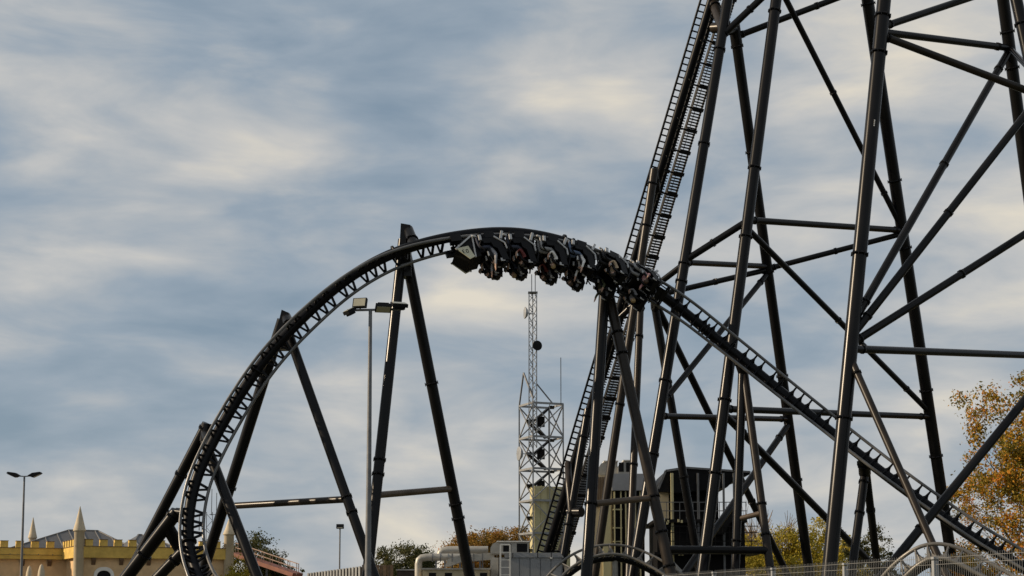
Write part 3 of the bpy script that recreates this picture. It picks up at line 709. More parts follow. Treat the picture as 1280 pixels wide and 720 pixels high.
double_lamp(30.5, 595, 105, 'thin grey street lamp with two upturned heads in front of the yellow castle')
# flood mast
Yf = 62; p = at(463, 388, Yf); fm = thing('floodlight_mast', 'tall slim grey mast with four floodlights on a crossbar', 'floodlight', ground_at(p))
obj('pole', MB().tube([(p.x, p.y, -0.1), (p.x, p.y, p.z*0.5), (p.x, p.y, p.z)], [0.15, 0.10, 0.07], 14), GALVD, fm)
a = at(434, 388, Yf); b = at(505, 384, Yf)
obj('crossbar', MB().bar((a.x, p.y, p.z), (b.x, p.y, p.z + 0.05), 0.08), GALVD, fm)
fm_ = MB()
def flood(c, rx, rz, sz):
    rot = Matrix.Rotation(rz, 3, 'Z') @ Matrix.Rotation(rx, 3, 'X'); m = MB(); m.box(c, (sz[0], 0.14, sz[1]), rot); m.box(Vector(c) + rot @ Vector((0, 0.10, 0)), (sz[0]*0.7, 0.12, sz[1]*0.7), rot)
    o = obj('floodlight', m, DARK, fm); g_ = MB(); g_.box(Vector(c) + rot @ Vector((0, -0.078, 0)), (sz[0]*0.86, 0.02, sz[1]*0.82), rot); obj('lamp_glass', g_, GLASS, o)
    obj('yoke', MB().bar((c[0], p.y, p.z), (c[0], c[1], c[2]), 0.05), GALVD, o)
c = at(450, 379, Yf - 0.15); flood(c, R(-18), R(-14), (0.56, 0.40))
c = at(437, 389, Yf - 0.2); flood(c, R(-60), R(-60), (0.5, 0.36))
c = at(479, 385, Yf - 0.2); flood(c, R(62), R(12), (0.62, 0.42))
c = at(499, 381, Yf - 0.2); flood(c, R(-70), R(20), (0.62, 0.42))
p = at(425, 660, 130); t = thing('area_lamp', 'small thin lamp post with one square head beyond the corrugated fence', 'lamp post', ground_at(p))
obj('pole', MB().tube([(p.x, p.y, -0.1), (p.x, p.y, p.z)], 0.06, 8), GALVD, t); hd = MB(); hd.box((p.x + 0.02, p.y - 0.1, p.z + 0.12), (0.6, 0.3, 0.3), Matrix.Rotation(R(-20), 3, 'X')); a = obj('lamp_head', hd, DARK, t)
gq = MB(); gq.box((p.x + 0.02, p.y - 0.265, p.z + 0.07), (0.42, 0.02, 0.2), Matrix.Rotation(R(-20), 3, 'X')); obj('lamp_glass', gq, GLASS, a)

# ------------------------------------------------------------------ castle (local frame: x along the front, -y out of the front)
TH = R(25.5); O = at(99, 690, 113); cas = thing('castle_building', 'mock castle with yellow crenellated parapet, peach walls and grey hipped roofs', 'building', (O.x, O.y, 0), rz=TH)
z_mt = at(99, 675, 113).z; z_pt = at(99, 683, 113).z; z_pb = at(99, 697, 113).z

def u_at(x, v, z):
    lo, hi = -40.0, 60.0
    for _ in range(50):
        m = (lo + hi)/2; p = Vector((O.x, O.y, z)) + Matrix.Rotation(TH, 3, 'Z') @ Vector((m, v, 0))
        if proj(p)[0] < x: lo = m
        else: hi = m
    return lo
RL = u_at(284, -0.15, 5); RD = 5.0; LL = 20.0
w_ = MB(); w_.box((RL/2, 6, z_pb/2), (RL, 12, z_pb)); w_.box((-LL/2, RD + 5.5, z_pb/2 - 0.002), (LL, 11, z_pb)); obj('wall', w_, PEACH, cas, local=True)
pp = MB(); OV = 0.35; ph_ = z_pt - z_pb
pp.box((RL/2 - OV/2, -OV + 0.2, z_pb + ph_/2), (RL + OV, 0.4, ph_)); pp.box((-OV + 0.2, RD/2 - OV/2 + 0.2, z_pb + ph_/2), (0.4, RD - 0.41, ph_ - 0.004)); pp.box((-LL/2 - OV/2 - 0.01, RD - OV + 0.2, z_pb + ph_/2), (LL - OV, 0.4, ph_)); pp.box((RL + OV - 0.38, 5, z_pb + ph_/2), (0.4, 10.0, ph_ - 0.004))
par = obj('parapet', pp, YEL, cas, local=True)
cp = MB(); e = 0.06
for (x, y, sx, sy) in ((RL/2 - OV/2, -OV + 0.2, RL + OV, 0.5), (-LL/2 - OV/2, RD - OV + 0.2, LL - OV, 0.5)): cp.box((x, y, z_pt + 0.02), (sx, sy, 0.035))
cp.box((-OV + 0.2, RD/2 - OV/2 + 0.2, z_pt + 0.016), (0.5, RD - 0.55, 0.03)); obj('coping', cp, BROWNST, cas, local=True)
mm = MB(); mm.box((0, 0, (z_mt - z_pt)/2), (0.52, 0.4, z_mt - z_pt)); mm.box((0, 0, z_mt - z_pt + 0.02), (0.57, 0.45, 0.04), None, 1); MERL = mm.mesh('merlon', [YEL, BROWNST])
k = 0.62
while k < RL - 0.2: linst('merlon', MERL, par, (k, -OV + 0.2, z_pt + 0.036)); k += 1.02
k = 0.55
while k < RD - 0.5: linst('merlon', MERL, par, (-OV + 0.2, k, z_pt + 0.036), pi/2); k += 0.95
k = 0.9
while k < LL: linst('merlon', MERL, par, (-k - 0.3, RD - OV + 0.2, z_pt + 0.036)); k += 1.08
cb = MB(); cb.prism([(-0.14, 0, 0), (-0.14, -0.28, 0), (-0.14, -0.28, -0.12), (-0.14, 0, -0.5)], (0.28, 0, 0)); CORB = cb.mesh('corbel', BROWNST)
k = 1.0
while k < RL: linst('corbel', CORB, cas, (k, -0.002, z_pb - 0.003)); k += 1.95
k = 1.2
while k < LL: linst('corbel', CORB, cas, (-k, RD - 0.002, z_pb - 0.003)); k += 1.9
def turret(x, y, r, zb, zc, zt, m=CREAM):
    tt = MB(); tt.lathe([(r, zb), (r, zc - 0.1), (r*1.2, zc - 0.05)], (x, y, 0), 18); o = obj('turret', tt, m, cas, local=True)
    cc = MB(); cc.lathe([(r*1.1, zc - 0.06), (r*1.24, zc - 0.06), (r*1.24, zc), (r*0.85, zc + (zt-zc)*0.3), (r*0.4, zc + (zt-zc)*0.7), (0.02, zt)], (x, y, 0), 18); obj('cone', cc, m, o, local=True)
zc = at(99, 663, 113).z; zt = at(99, 633, 113).z
turret(-0.05, -0.15, 0.36, 0, zc, zt); turret(RL + 0.1, -0.15, 0.36, 0, at(284, 668, 118).z, at(284, 648, 118).z); turret(u_at(41, 13.0, 8), 13.0, 0.28, z_pb, at(41, 672, 124.5).z, at(41, 647, 124.5).z)
def hip(x0, x1, y0, y1, ridge0, ridge1, ze, zr):
    ym = (y0 + y1)/2; a = Vector((x0, y0, ze)); b = Vector((x1, y0, ze)); c = Vector((x1, y1, ze)); d = Vector((x0, y1, ze)); e0 = Vector((ridge0, ym, zr)); e1 = Vector((ridge1, ym, zr))
    m = MB(); v0 = len(m.v); m.v += [a, b, c, d, e0, e1]
    for f in ((0, 1, 5, 4), (1, 2, 5), (2, 3, 4, 5), (3, 0, 4), (3, 2, 1, 0)): m.face(f)
    rf = obj('roof', m, SLATE, cas, local=True)
    sm = MB(); k = x0 + 0.4
    while k < x1:
        t0 = max(0, min(1, (k - x0)/(ridge0 - x0) if k < ridge0 else ((x1 - k)/(x1 - ridge1) if k > ridge1 else 1)))
        sm.bar((k, y0 + 0.02, ze + 0.03), (k, y0 + (ym - y0)*t0, ze + (zr - ze)*t0 + 0.03), 0.06, 0.07); k += 1.0
    sm.bar(e0, e1, 0.14, 0.12); sm.bar(a, e0, 0.1, 0.1); sm.bar(b, e1, 0.1, 0.1)
    obj('seam', sm, SEAM, rf, local=True)
zr = at(100, 663.5, 121).z
hip(u_at(-25, 10, 6), u_at(168, 10, 6), 4.6, 15.4, u_at(85, 10, 7), u_at(122, 10, 7), z_pb + 0.3, zr + 0.12); hip(u_at(140, 6, 6), u_at(230, 6, 6), 1.2, 11.5, u_at(174, 6, 7), u_at(178, 6, 7), z_pb + 0.3, at(175, 667.5, 120).z)
# pointed window with white surround
wd = MB(); A = []
def arch(cx, w, zb, zs, zp, n=6):
    pts = [(cx - w, zb)] + [(cx - w*cos(pi/2*i/n)**0.8 if i < n else cx, zs + (zp - zs)*sin(pi/2*i/n)) for i in range(n + 1)]
    return pts + [(2*cx - x, z) for x, z in reversed(pts[:-1])]
zw = at(123, 711, 113).z
wn = obj('window', MB().prism([(x, -0.03, z) for x, z in arch(1.75, 0.48, zw - 2.2, zw - 0.55, zw - 0.12)], (0, 0.1, 0)), DARK, cas, local=True)
o_ = arch(1.75, 0.72, zw - 2.2, zw - 0.5, zw + 0.15); i_ = arch(1.75, 0.50, zw - 2.2, zw - 0.55, zw - 0.10); fr_m = MB()
for k in range(len(o_) - 1):
    fr_m.prism([(o_[k][0], -0.10, o_[k][1]), (o_[k+1][0], -0.10, o_[k+1][1]), (i_[k+1][0], -0.10, i_[k+1][1]), (i_[k][0], -0.10, i_[k][1])], (0, 0.09, 0))
obj('surround', fr_m, WHITE, wn, local=True)
for (x, y, Y, lb) in ((52, 705, 109, 'small cream pointed finial post before the recessed castle wall'), (37, 707, 113, 'small pale finial post beside the street lamp at the castle')):
    p = at(x, y, Y); ob = MB(); ob.lathe([(0.26, 0), (0.26, p.z - 1.0), (0.22, p.z - 0.5), (0.12, p.z - 0.12), (0.01, p.z)], (p.x, p.y, 0), 14); tag(obj('finial_post', ob, CREAM, loc=(p.x, p.y, 0)), lb, 'post')

# ------------------------------------------------------------------ far aerial beyond the castle
p = at(262, 640, 190); t = thing('aerial_mast', 'far thin lattice aerial with two whips between the track and castle turret', 'mast', ground_at(p))
m = MB(); w2 = 0.35
for sx in (-1, 1): m.bar((p.x + sx*w2, p.y, 0), (p.x + sx*w2, p.y, p.z), 0.07)
z = 0.5; s = 1
while z < p.z - 0.8: m.bar((p.x - s*w2, p.y, z), (p.x + s*w2, p.y, z + 0.8), 0.05); z += 0.8; s = -s
obj('lattice', m, GALVD, t); m = MB()
for x, yt in ((265, 611), (271, 616)): q_ = at(x, yt, 190); m.bar((q_.x, p.y, p.z - 0.4), (q_.x, p.y, q_.z), 0.07); m.bar((p.x, p.y, p.z - 0.3), (q_.x, p.y, p.z - 0.3), 0.07)
obj('whip', m, GALVD, t); obj('side_arm', MB().bar((p.x - 1.2, p.y, p.z - 1.5), (p.x, p.y, p.z - 2.5), 0.07).bar((p.x - 1.2, p.y, p.z - 0.2), (p.x - 1.2, p.y, p.z - 2.2), 0.09), GALVD, t)

# ------------------------------------------------------------------ communication tower (seen corner on)
YT = 140; cn = at(666.5, 690, YT); ct = thing('radio_tower', 'pale galvanised lattice radio tower with stairs inside and a slender antenna mast', 'tower', ground_at(cn))
ang = R(24); U = Vector((cos(ang), sin(ang), 0)); Vv = Vector((-sin(ang)*1.0, cos(ang), 0)); S = 2.95
def tp(a, b, z): return Vector((cn.x, cn.y, z)) + U*a*S + Vv*b*S
lv = [at(667, y, YT).z for y in (503, 545, 585, 625, 666, 707)] + [1.2]
frm = mat('tower_steel', (0.24, 0.245, 0.25), 0.5, metal=0.3, var=0.2)
for (a, b) in ((0, 0), (1, 0), (0, 1), (1, 1)): obj('post', MB().bar(tp(a, b, 0), tp(a, b, lv[0]), 0.13), frm, ct)
for i, z in enumerate(lv[:-1]):
    m = MB()
    for (a, b), (c, d) in (((0, 0), (1, 0)), ((1, 0), (1, 1)), ((1, 1), (0, 1)), ((0, 1), (0, 0))): m.bar(tp(a, b, z), tp(c, d, z), 0.12, 0.18)
    obj('ring_beam', m, frm, ct)
    for (a, b), (c, d) in (((0, 0), (1, 0)), ((0, 1), (0, 0)), ((1, 0), (1, 1)), ((1, 1), (0, 1))):
        for (p0, p1) in (((a, b), (c, d)), ((c, d), (a, b))):
            obj('brace', MB().bar(tp(*p0, z - 0.1), tp(*p1, lv[i+1] + 0.1), 0.09), frm if (a, b) == (0, 0) or (c, d) == (0, 0) else GALVD, ct)
    obj('mid_post', MB().bar(tp(0.55, 0, z), tp(0.55, 0, lv[i+1]), 0.07), frm, ct)
    z1 = lv[i+1]; zm = (z + z1)/2
    fl_ = MB(); fl_.bar(tp(0.15, 0.35, zm - 0.1), tp(0.75, 0.35, z - 0.1), 0.5, 0.12); fl_.bar(tp(0.75, 0.7, z1 + 0.1), tp(0.15, 0.7, zm), 0.5, 0.12); fl_.box(tp(0.1, 0.5, zm), (0.5, 1.6, 0.1)); fl_.box(tp(0.85, 0.5, z - 0.15), (0.5, 1.6, 0.1)); fl_.box(tp(0.5, 0.52, zm), (0.7, 0.4, 0.9))
    obj('stair_flight', fl_, DARK, ct)
tk = MB(); zt = at(670, 607, YT).z
tk.prism([tp(0.10, 0.10, 0), tp(1.25, 0.10, 0), tp(1.25, 0.45, 0), tp(0.10, 0.45, 0)], (0, 0, zt)); cl = obj('cladding', tk, TANK, ct)
for a in (0.08, 0.31, 0.55, 0.78, 1.02, 1.25): obj('cladding_rib', MB().bar(tp(a, 0.085, 0.1), tp(a, 0.085, zt + 0.05), 0.06), TANK, cl)
# slender mast
mb_ = at(666, 560, YT + 0.6); mt_ = at(666, 366, YT + 0.6); mw = 0.34
ms = obj('antenna_mast', MB().bar((mb_.x - mw, mb_.y - mw, mb_.z), (mt_.x - mw, mb_.y - mw, mt_.z), 0.09).bar((mb_.x + mw, mb_.y - mw, mb_.z), (mt_.x + mw, mb_.y - mw, mt_.z), 0.09).bar((mb_.x, mb_.y + mw, mb_.z), (mt_.x, mb_.y + mw, mt_.z), 0.09), GALV, ct)
m = MB(); z = mb_.z; s = 1; st = 0.62
while z < mt_.z - st/2:
    z2 = min(z + st, mt_.z)
    for (p0, p1) in (((-mw, -mw), (mw, -mw)), ((mw, -mw), (0, mw)), ((0, mw), (-mw, -mw))):
        a, b = (p0, p1) if s > 0 else (p1, p0); m.bar((mb_.x + a[0], mb_.y + a[1], z), (mb_.x + b[0], mb_.y + b[1], z2), 0.05)
    z = z2; s = -s
obj('lacing', m, GALV, ms)
m = MB()
for x in (664.6, 669): q_ = at(x, 343, YT + 0.6); m.bar((q_.x, mb_.y, mt_.z - 0.3), (q_.x, mb_.y, q_.z), 0.07)
m.box((mt_.x, mb_.y, mt_.z), (0.85, 0.85, 0.08)); obj('top_rods', m, GALVD, ms)
def dish(x, y, r, az, parent, m, Yd=0.0):
    c = at(x, y, YT + Yd); d = MB(); rot = Matrix.Rotation(az, 3, 'Z') @ Matrix.Rotation(pi/2, 3, 'X'); k = len(d.v)
    d.lathe([(0.02, -0.22*r/0.4), (r*0.6, -0.16*r/0.4), (r, -0.02), (r*1.02, 0.05), (r*0.9, 0.06), (0.02, 0.07)], n=18)
    d.v = [c + rot @ v for v in d.v]; d.bar(c + rot @ Vector((0, 0, -0.2)), (mb_.x, mb_.y, c.z), 0.07); return obj('dish', d, m, parent)
dish(671.5, 432, 0.44, R(20), ms, DARK, -0.2); dish(656.5, 391, 0.52, R(-78), ms, GALV); dish(649, 567, 0.62, R(-72), ct, GALV)
m = MB(); m.bar(at(671, 480, YT + 0.6), tp(0.65, 0, lv[0]), 0.11).bar(at(654.5, 466, YT + 1), tp(0, 0.0, lv[0] + 0.4), 0.12).bar(at(654.5, 466, YT + 1.5), tp(0, 1, lv[0]), 0.12).bar(tp(0, 0, lv[0]), tp(0.1, 0.2, mb_.z), 0.1); obj('strut', m, GALVD, ct)
q_ = at(701, 447, YT + 1.0); obj('whip', MB().bar((q_.x, q_.y, lv[0]), (q_.x, q_.y, q_.z), 0.07), GALVD, ct)

# ------------------------------------------------------------------ service sheds and ducts (bottom centre)
YS = 90
t = thing('equipment_shed', 'low grey panelled shed with a flat coping at the foot of the lift hill', 'shed', ground_at(at(664, 740, YS)))
a = at(624, 700, YS); b = at(703, 700, YS); zt = at(660, 697, YS).z; zc_ = at(660, 691, YS).z
m = MB(); m.box(((a.x + b.x)/2, YS + 2, zt/2), (b.x - a.x, 4, zt)); obj('wall', m, SHED, t)
for i in range(5):
    x0 = a.x + 0.55 + i*(b.x - a.x - 0.6)/5; w5 = (b.x - a.x - 0.6)/5
    m = MB(); m.box((x0 + w5/2, YS - 0.03, zt/2), (w5 - 0.06, 0.05, zt - 0.05)); obj('panel', m, SHED, t)
m = MB(); m.prism([(a.x + 0.3, YS - 0.12, zt), (b.x + 0.08, YS - 0.12, zt), (b.x - 0.1, YS - 0.12, zc_), (a.x + 0.3, YS - 0.12, zc_)], (0, 4.2, 0)); obj('coping', m, SHED, t)
for x in (641, 672, 689): q_ = at(x, 694, YS); obj('coping_joint', MB().box((q_.x, YS - 0.135, (zt + zc_)/2), (0.04, 0.02, zc_ - zt - 0.02)), DARK, t)
obj('lamp', MB().box((at(689, 697, YS).x, YS - 0.16, zt - 0.03), (0.12, 0.08, 0.08)), WHITE, t)
t = thing('roof_ladder', 'pale metal ladder fixed to the front of the grey shed', 'ladder', ground_at(at(631, 740, YS - 0.35)))
zl = at(631, 681, YS).z
for x in (625.5, 637.5): q_ = at(x, 700, YS - 0.35); obj('stile', MB().bar((q_.x, YS - 0.35, 0.05), (q_.x, YS - 0.35, zl), 0.09), WHITE, t)
qa = at(625.5, 700, YS - 0.35).x; qb = at(637.5, 700, YS - 0.35).x; z = 0.4
while z < zl: obj('rung', MB().bar((qa, YS - 0.35, z), (qb, YS - 0.35, z), 0.05), WHITE, t); z += 0.42
obj('top_hoop', MB().bar((qa, YS - 0.35, zl), (qb, YS - 0.35, zl), 0.08).bar((qa, YS - 0.35, zl - 0.03), (qa, YS + 0.3, zl - 0.03), 0.06).bar((qb, YS - 0.35, zl - 0.03), (qb, YS + 0.3, zl - 0.03), 0.06), WHITE, t)
def vent_unit(x0, x1, y0, y1, Y, label, wins, support=0.0):
    a = at(x0, y1, Y); b = at(x1, y1, Y); zt = at(x0, y0, Y).z; zb = at(x0, y1, Y).z; h_ = zt - zb; t = thing('roof_vent_unit', label, 'vent unit', (a.x, Y, zb))
    m = MB(); m.prism([(a.x, Y, zb), (b.x, Y, zb), (b.x, Y, zt), (a.x + h_*0.55, Y, zt), (a.x + h_*0.2, Y, zt - h_*0.15), (a.x, Y, zt - h_*0.5)], (0, 2.0, 0)); obj('housing', m, DUCT, t)
    for (u0, u1) in wins:
        q0 = at(u0, y0, Y).x; q1 = at(u1, y0, Y).x; w = MB(); w.box(((q0 + q1)/2, Y - 0.012, zb + h_*0.5), (q1 - q0, 0.05, h_*0.72)); obj('louvre_opening', w, DARK, t)
    m = MB(); m.box(((a.x + b.x)/2 + 0.2, Y + 0.97, zt + 0.03), (b.x - a.x - 0.3, 2.2, 0.06)); obj('cap', m, WHITE, t); return t
vent_unit(613, 661, 677.5, 692, YS + 1.2, 'white hooded vent unit with dark openings on top of the grey shed', ((629, 639), (646, 659)))
# ducts
YD = 93; t = thing('air_duct', 'big pale sheet-metal air duct bending down beside the shed', 'duct', ground_at(at(524, 740, YD)))
r = 0.26
def ductpath(px, Y, r, nm, par):
    m = MB(); m.tube([at(x, y, Y) for x, y in px], r, 10); return obj(nm, m, DUCT, par)
c0 = at(523, 720, YD); ductpath([(523, 768), (523, 705), (524, 700), (527, 697.5), (534, 696.5), (560, 696.5)], YD, 0.22, 'vertical_run', t)
ductpath([(560, 696.5), (600, 696.8)], YD + 0.05, 0.22, 'horizontal_run', t)
for x in (540, 550): q_ = at(x, 697, YD); obj('seam_ring', MB().tube([q_, q_ + Vector((0.06, 0, 0))], 0.25, 12), GALVD, t)
q_ = at(545, 710, YD); obj('prop', MB().bar((q_.x, YD, 0), (q_.x, YD, at(545, 698, YD).z), 0.10), GALVD, t)
t = thing('air_duct', 'long pale air duct with a sloped end raised on thin props before the orange trees', 'duct', ground_at(at(586, 740, YD - 1.5)))
Y2 = YD - 1.5; m = MB(); m.prism([at(556, 708, Y2), at(560, 699, Y2), at(575, 694, Y2), at(612, 691, Y2), at(618, 694, Y2), at(618, 699, Y2), at(577, 702, Y2), at(562, 708, Y2)], (0, 0.8, 0)); obj('casing', m, DUCT, t)
for x in (565, 578, 592, 603):
    q_ = at(x, 703, Y2); obj('prop', MB().bar((q_.x, Y2 + 0.4, 0), (q_.x, Y2 + 0.4, q_.z), 0.09), GALVD, t); qs = at(x, 697, Y2); obj('seam_ring', MB().box((qs.x, Y2 + 0.4, qs.z), (0.05, 0.85, 0.46)), GALVD, t)
t = thing('air_duct', 'upper rounded air duct running behind the lower sloped one', 'duct', ground_at(at(580, 740, YD + 3)))
ductpath([(550, 696), (551, 691), (554, 688.5), (560, 687.5), (610, 687.5)], YD + 3, 0.24, 'casing', t)
for x in (556, 575, 600): q_ = at(x, 700, YD + 3); obj('prop', MB().bar((q_.x, YD + 3, 0), (q_.x, YD + 3, at(x, 690, YD + 3).z), 0.10), GALVD, t)
t = thing('service_building', 'low beige building with a flat roof below the air ducts', 'building', ground_at(at(575, 740, YD + 1)))
m = MB(); pbox(m, 528, 712, 612, 790, Y2 - 1.0, 7); obj('wall', m, BEIGE, t); m = MB(); pbox(m, 527, 710, 613, 712, Y2 - 1.1, 7.2); obj('roof_edge', m, CONC, t)
m = MB(); pbox(m, 613, 697, 623, 790, Y2 - 0.3, 3); obj('pier', m, DUCT, t)
for x in (536, 556, 580, 600): m = MB(); pbox(m, x, 716, x + 9, 724, Y2 - 1.03, 0.05); obj('window', m, DARK, t)
t = thing('container', 'dark brown flat-topped container beside the vertical air duct', 'container', ground_at(at(508, 740, YD + 6)))
m = MB(); pbox(m, 496, 713, 519, 800, YD + 6, 3); obj('body', m, mat('dark_brown_panel', (0.03, 0.022, 0.02), 0.7), t); m = MB(); pbox(m, 495, 711.5, 520, 713, YD + 5.9, 3.2); obj('lid', m, GALV, t)
# corrugated fence
t = thing('corrugated_fence', 'grey corrugated metal fence with pale vertical strips behind the floodlight mast', 'fence', ground_at(at(420, 740, 104)))
P0 = at(384, 716.5, 110); P1 = at(452, 707.5, 98); nP = 18
for i in range(nP):
    a = P0.lerp(P1, i/nP); b = P0.lerp(P1, (i + 0.55)/nP); c = P0.lerp(P1, (i + 1)/nP); m = MB()
    m.prism([(a.x, a.y, 0), (b.x, b.y, 0), (b.x, b.y, b.z), (a.x, a.y, a.z)], (0.05, 0.08, 0)); obj('panel', m, GALV, t)
    m = MB(); m.prism([(b.x, b.y + 0.08, 0), (c.x, c.y + 0.08, 0), (c.x, c.y + 0.08, c.z - 0.05), (b.x, b.y + 0.08, b.z - 0.05)], (0.03, 0.06, 0)); obj('recess', m, DARK, t)
t = thing('board_fence', 'dark brown boarded fence between the floodlight mast and the container', 'fence', ground_at(at(475, 740, 98)))
for i in range(9):
    m = MB(); pbox(m, 452 + i*4.4, 706 + (i % 2)*0.5, 456 + i*4.4, 800, 98 + (i % 2)*0.06, 0.06); obj('board', m, WOODB, t)
# orange ramp
t = thing('ramp_roof', 'sloping orange metal chute with pale handrails behind the black support leg', 'ramp', ground_at(at(330, 740, 100)))
a = at(296, 693, 122); b = at(372, 719, 119); m = MB(); m.bar(a, b, 1.2, 0.3); obj('chute', m, ORANGE, t)
d = b - a
for s_ in (-1, 1):
    off = Vector((0, s_*0.55, 0)); m = MB(); m.bar(a + off + Vector((0, 0, 0.85)), b + off + Vector((0, 0, 0.85)), 0.05).bar(a + off + Vector((0, 0, 0.5)), b + off + Vector((0, 0, 0.5)), 0.04)
    for k in range(8): q_ = a + d*(k/7) + off; m.bar(q_, q_ + Vector((0, 0, 0.87)), 0.05)
    obj('handrail', m, mat('handrail_paint', (0.36, 0.24, 0.18), 0.6), t)
for k in (0.15, 0.5, 0.9): q_ = a + d*k; obj('prop', MB().bar((q_.x, q_.y, 0), q_, 0.14), GALVD, t)

# ------------------------------------------------------------------ block and station behind the trestle
YB = 106; t = thing('service_block', 'tall beige service block with brown slatted corner behind the lift posts', 'building', ground_at(at(770, 740, YB)))
m = MB(); pbox(m, 742, 594, 806, 800, YB, 8); obj('wall', m, BEIGE, t)
m = MB(); pbox(m, 765, 592, 808, 613, YB - 0.5, 5); obj('fascia', m, SHED, t)
for i in range(7): m = MB(); pbox(m, 745 + i*2.4, 596, 746.6 + i*2.4, 634, YB - 0.14, 0.12); obj('slat', m, WOODB, t)
m = MB(); pbox(m, 766, 613.5, 806, 800, YB - 0.05, 0.1); obj('dark_bay', m, DARK, t)
for x in (768, 776, 782, 794, 800): m = MB(); pbox(m, x, 614, x + 1.6, 800, YB - 0.35, 0.2); obj('mullion', m, TANK, t)
for y in (636, 659, 676, 699): m = MB(); pbox(m, 766, y, 778, y + 1.6, YB - 0.30, 0.1); obj('transom', m, TANK, t)
m = MB(); pbox(m, 754, 630, 764, 800, YB - 0.25, 0.3); obj('pier', m, TANK, t)
vent_unit(748, 772, 577, 593.5, YB + 0.5, 'pale hooded vent unit with a rounded end on the service block', (), 0)
vent_unit(772.5, 792, 576, 592, YB + 0.2, 'boxy vent unit with two dark openings on the service block', ((773.5, 779.5), (782.5, 789.5)), 0)
YST = 102; st = thing('station_platform', 'dark raised ride platform under a broad black canopy behind the trestle', 'station', ground_at(at(870, 740, YST)))
m = MB(); m.prism([at(822, 615, YST), at(824, 604, YST), at(832, 589, YST), at(858, 585, YST), at(930, 590, YST), at(938, 590, YST), at(937, 593, YST), at(918, 600, YST), at(909, 609, YST), at(895, 611, YST), at(850, 616, YST)], (0, 6.5, 0)); obj('canopy', m, DARK, st)
m = MB(); m.bar(at(823, 611, YST - 0.06), at(832, 588.5, YST - 0.06), 0.14).bar(at(832, 588.5, YST - 0.06), at(858, 584.5, YST - 0.06), 0.14).bar(at(858, 584.5, YST - 0.06), at(938, 590, YST - 0.06), 0.12); obj('fascia', m, GALVD, st)
m = MB(); pbox(m, 836, 612, 898, 652, YST + 3, 3); obj('cabin', m, DARK, st)
m = MB(); pbox(m, 824, 615.5, 836, 648, YST + 0.4, 0.3); obj('back_wall', m, BEIGE, st)
m = MB(); pbox(m, 818, 649, 934, 653, YST - 0.6, 8); obj('deck', m, DARK, st)
m = MB(); pbox(m, 822, 653, 932, 790, YST + 0.6, 6); obj('lower_wall', m, DARK, st)
for x in (840.5, 873, 905, 918): q_ = at(x, 650, YST - 0.3); m = MB(); m.bar((q_.x, YST - 0.3, 0), (q_.x, YST - 0.3, at(x, 592, YST).z), 0.13 if x > 841 else 0.17); obj('post', m, TANK if x < 841 else GALVD, st)
m = MB(); za = at(850, 650, YST).z
xa = at(824, 650, YST).x; xb = at(932, 650, YST).x
for dz in (0.55, 1.1): m.bar((xa, YST - 0.55, za + dz), (xb, YST - 0.55, za + dz), 0.05)
k = xa
while k < xb: m.bar((k, YST - 0.55, za), (k, YST - 0.55, za + 1.1), 0.04); k += 0.42
obj('railing', m, GALVD, st)
m = MB(); zb_ = at(850, 688, YST).z; pbox(m, 818, 690, 950, 693, YST - 0.9, 4); obj('lower_deck', m, DARK, st); m = MB()
for dz in (0.55, 1.1, 1.5): m.bar((at(822, 690, YST).x, YST - 0.85, zb_ + dz), (at(945, 690, YST).x, YST - 0.85, zb_ + dz), 0.05)
k = at(822, 690, YST).x
while k < at(945, 690, YST).x: m.bar((k, YST - 0.85, zb_), (k, YST - 0.85, zb_ + 1.5), 0.04); k += 0.45
obj('lower_railing', m, DARK, st)
for (x, y) in ((829, 649), (834, 650), (847, 649), (851, 650), (848, 691), (852, 691), (833, 652)):
    m = MB(); pbox(m, x, y, x + 2.4, y + 3.5, YST - 0.75, 0.06); obj('light_plate', m, TANK, st)
for a_, b_ in (((838, 700), (862, 725)), ((872, 690), (850, 725))): obj('diagonal', MB().bar(at(*a_, YST - 1.2), at(*b_, YST - 1.2), 0.16), GALV, st)
m = MB(); m.prism([at(890, 668, YST - 0.7), at(922, 626, YST - 0.7), at(926, 630, YST - 0.7), at(905, 668, YST - 0.7)], (0, 1.2, 0)); obj('stair', m, DARK, st)

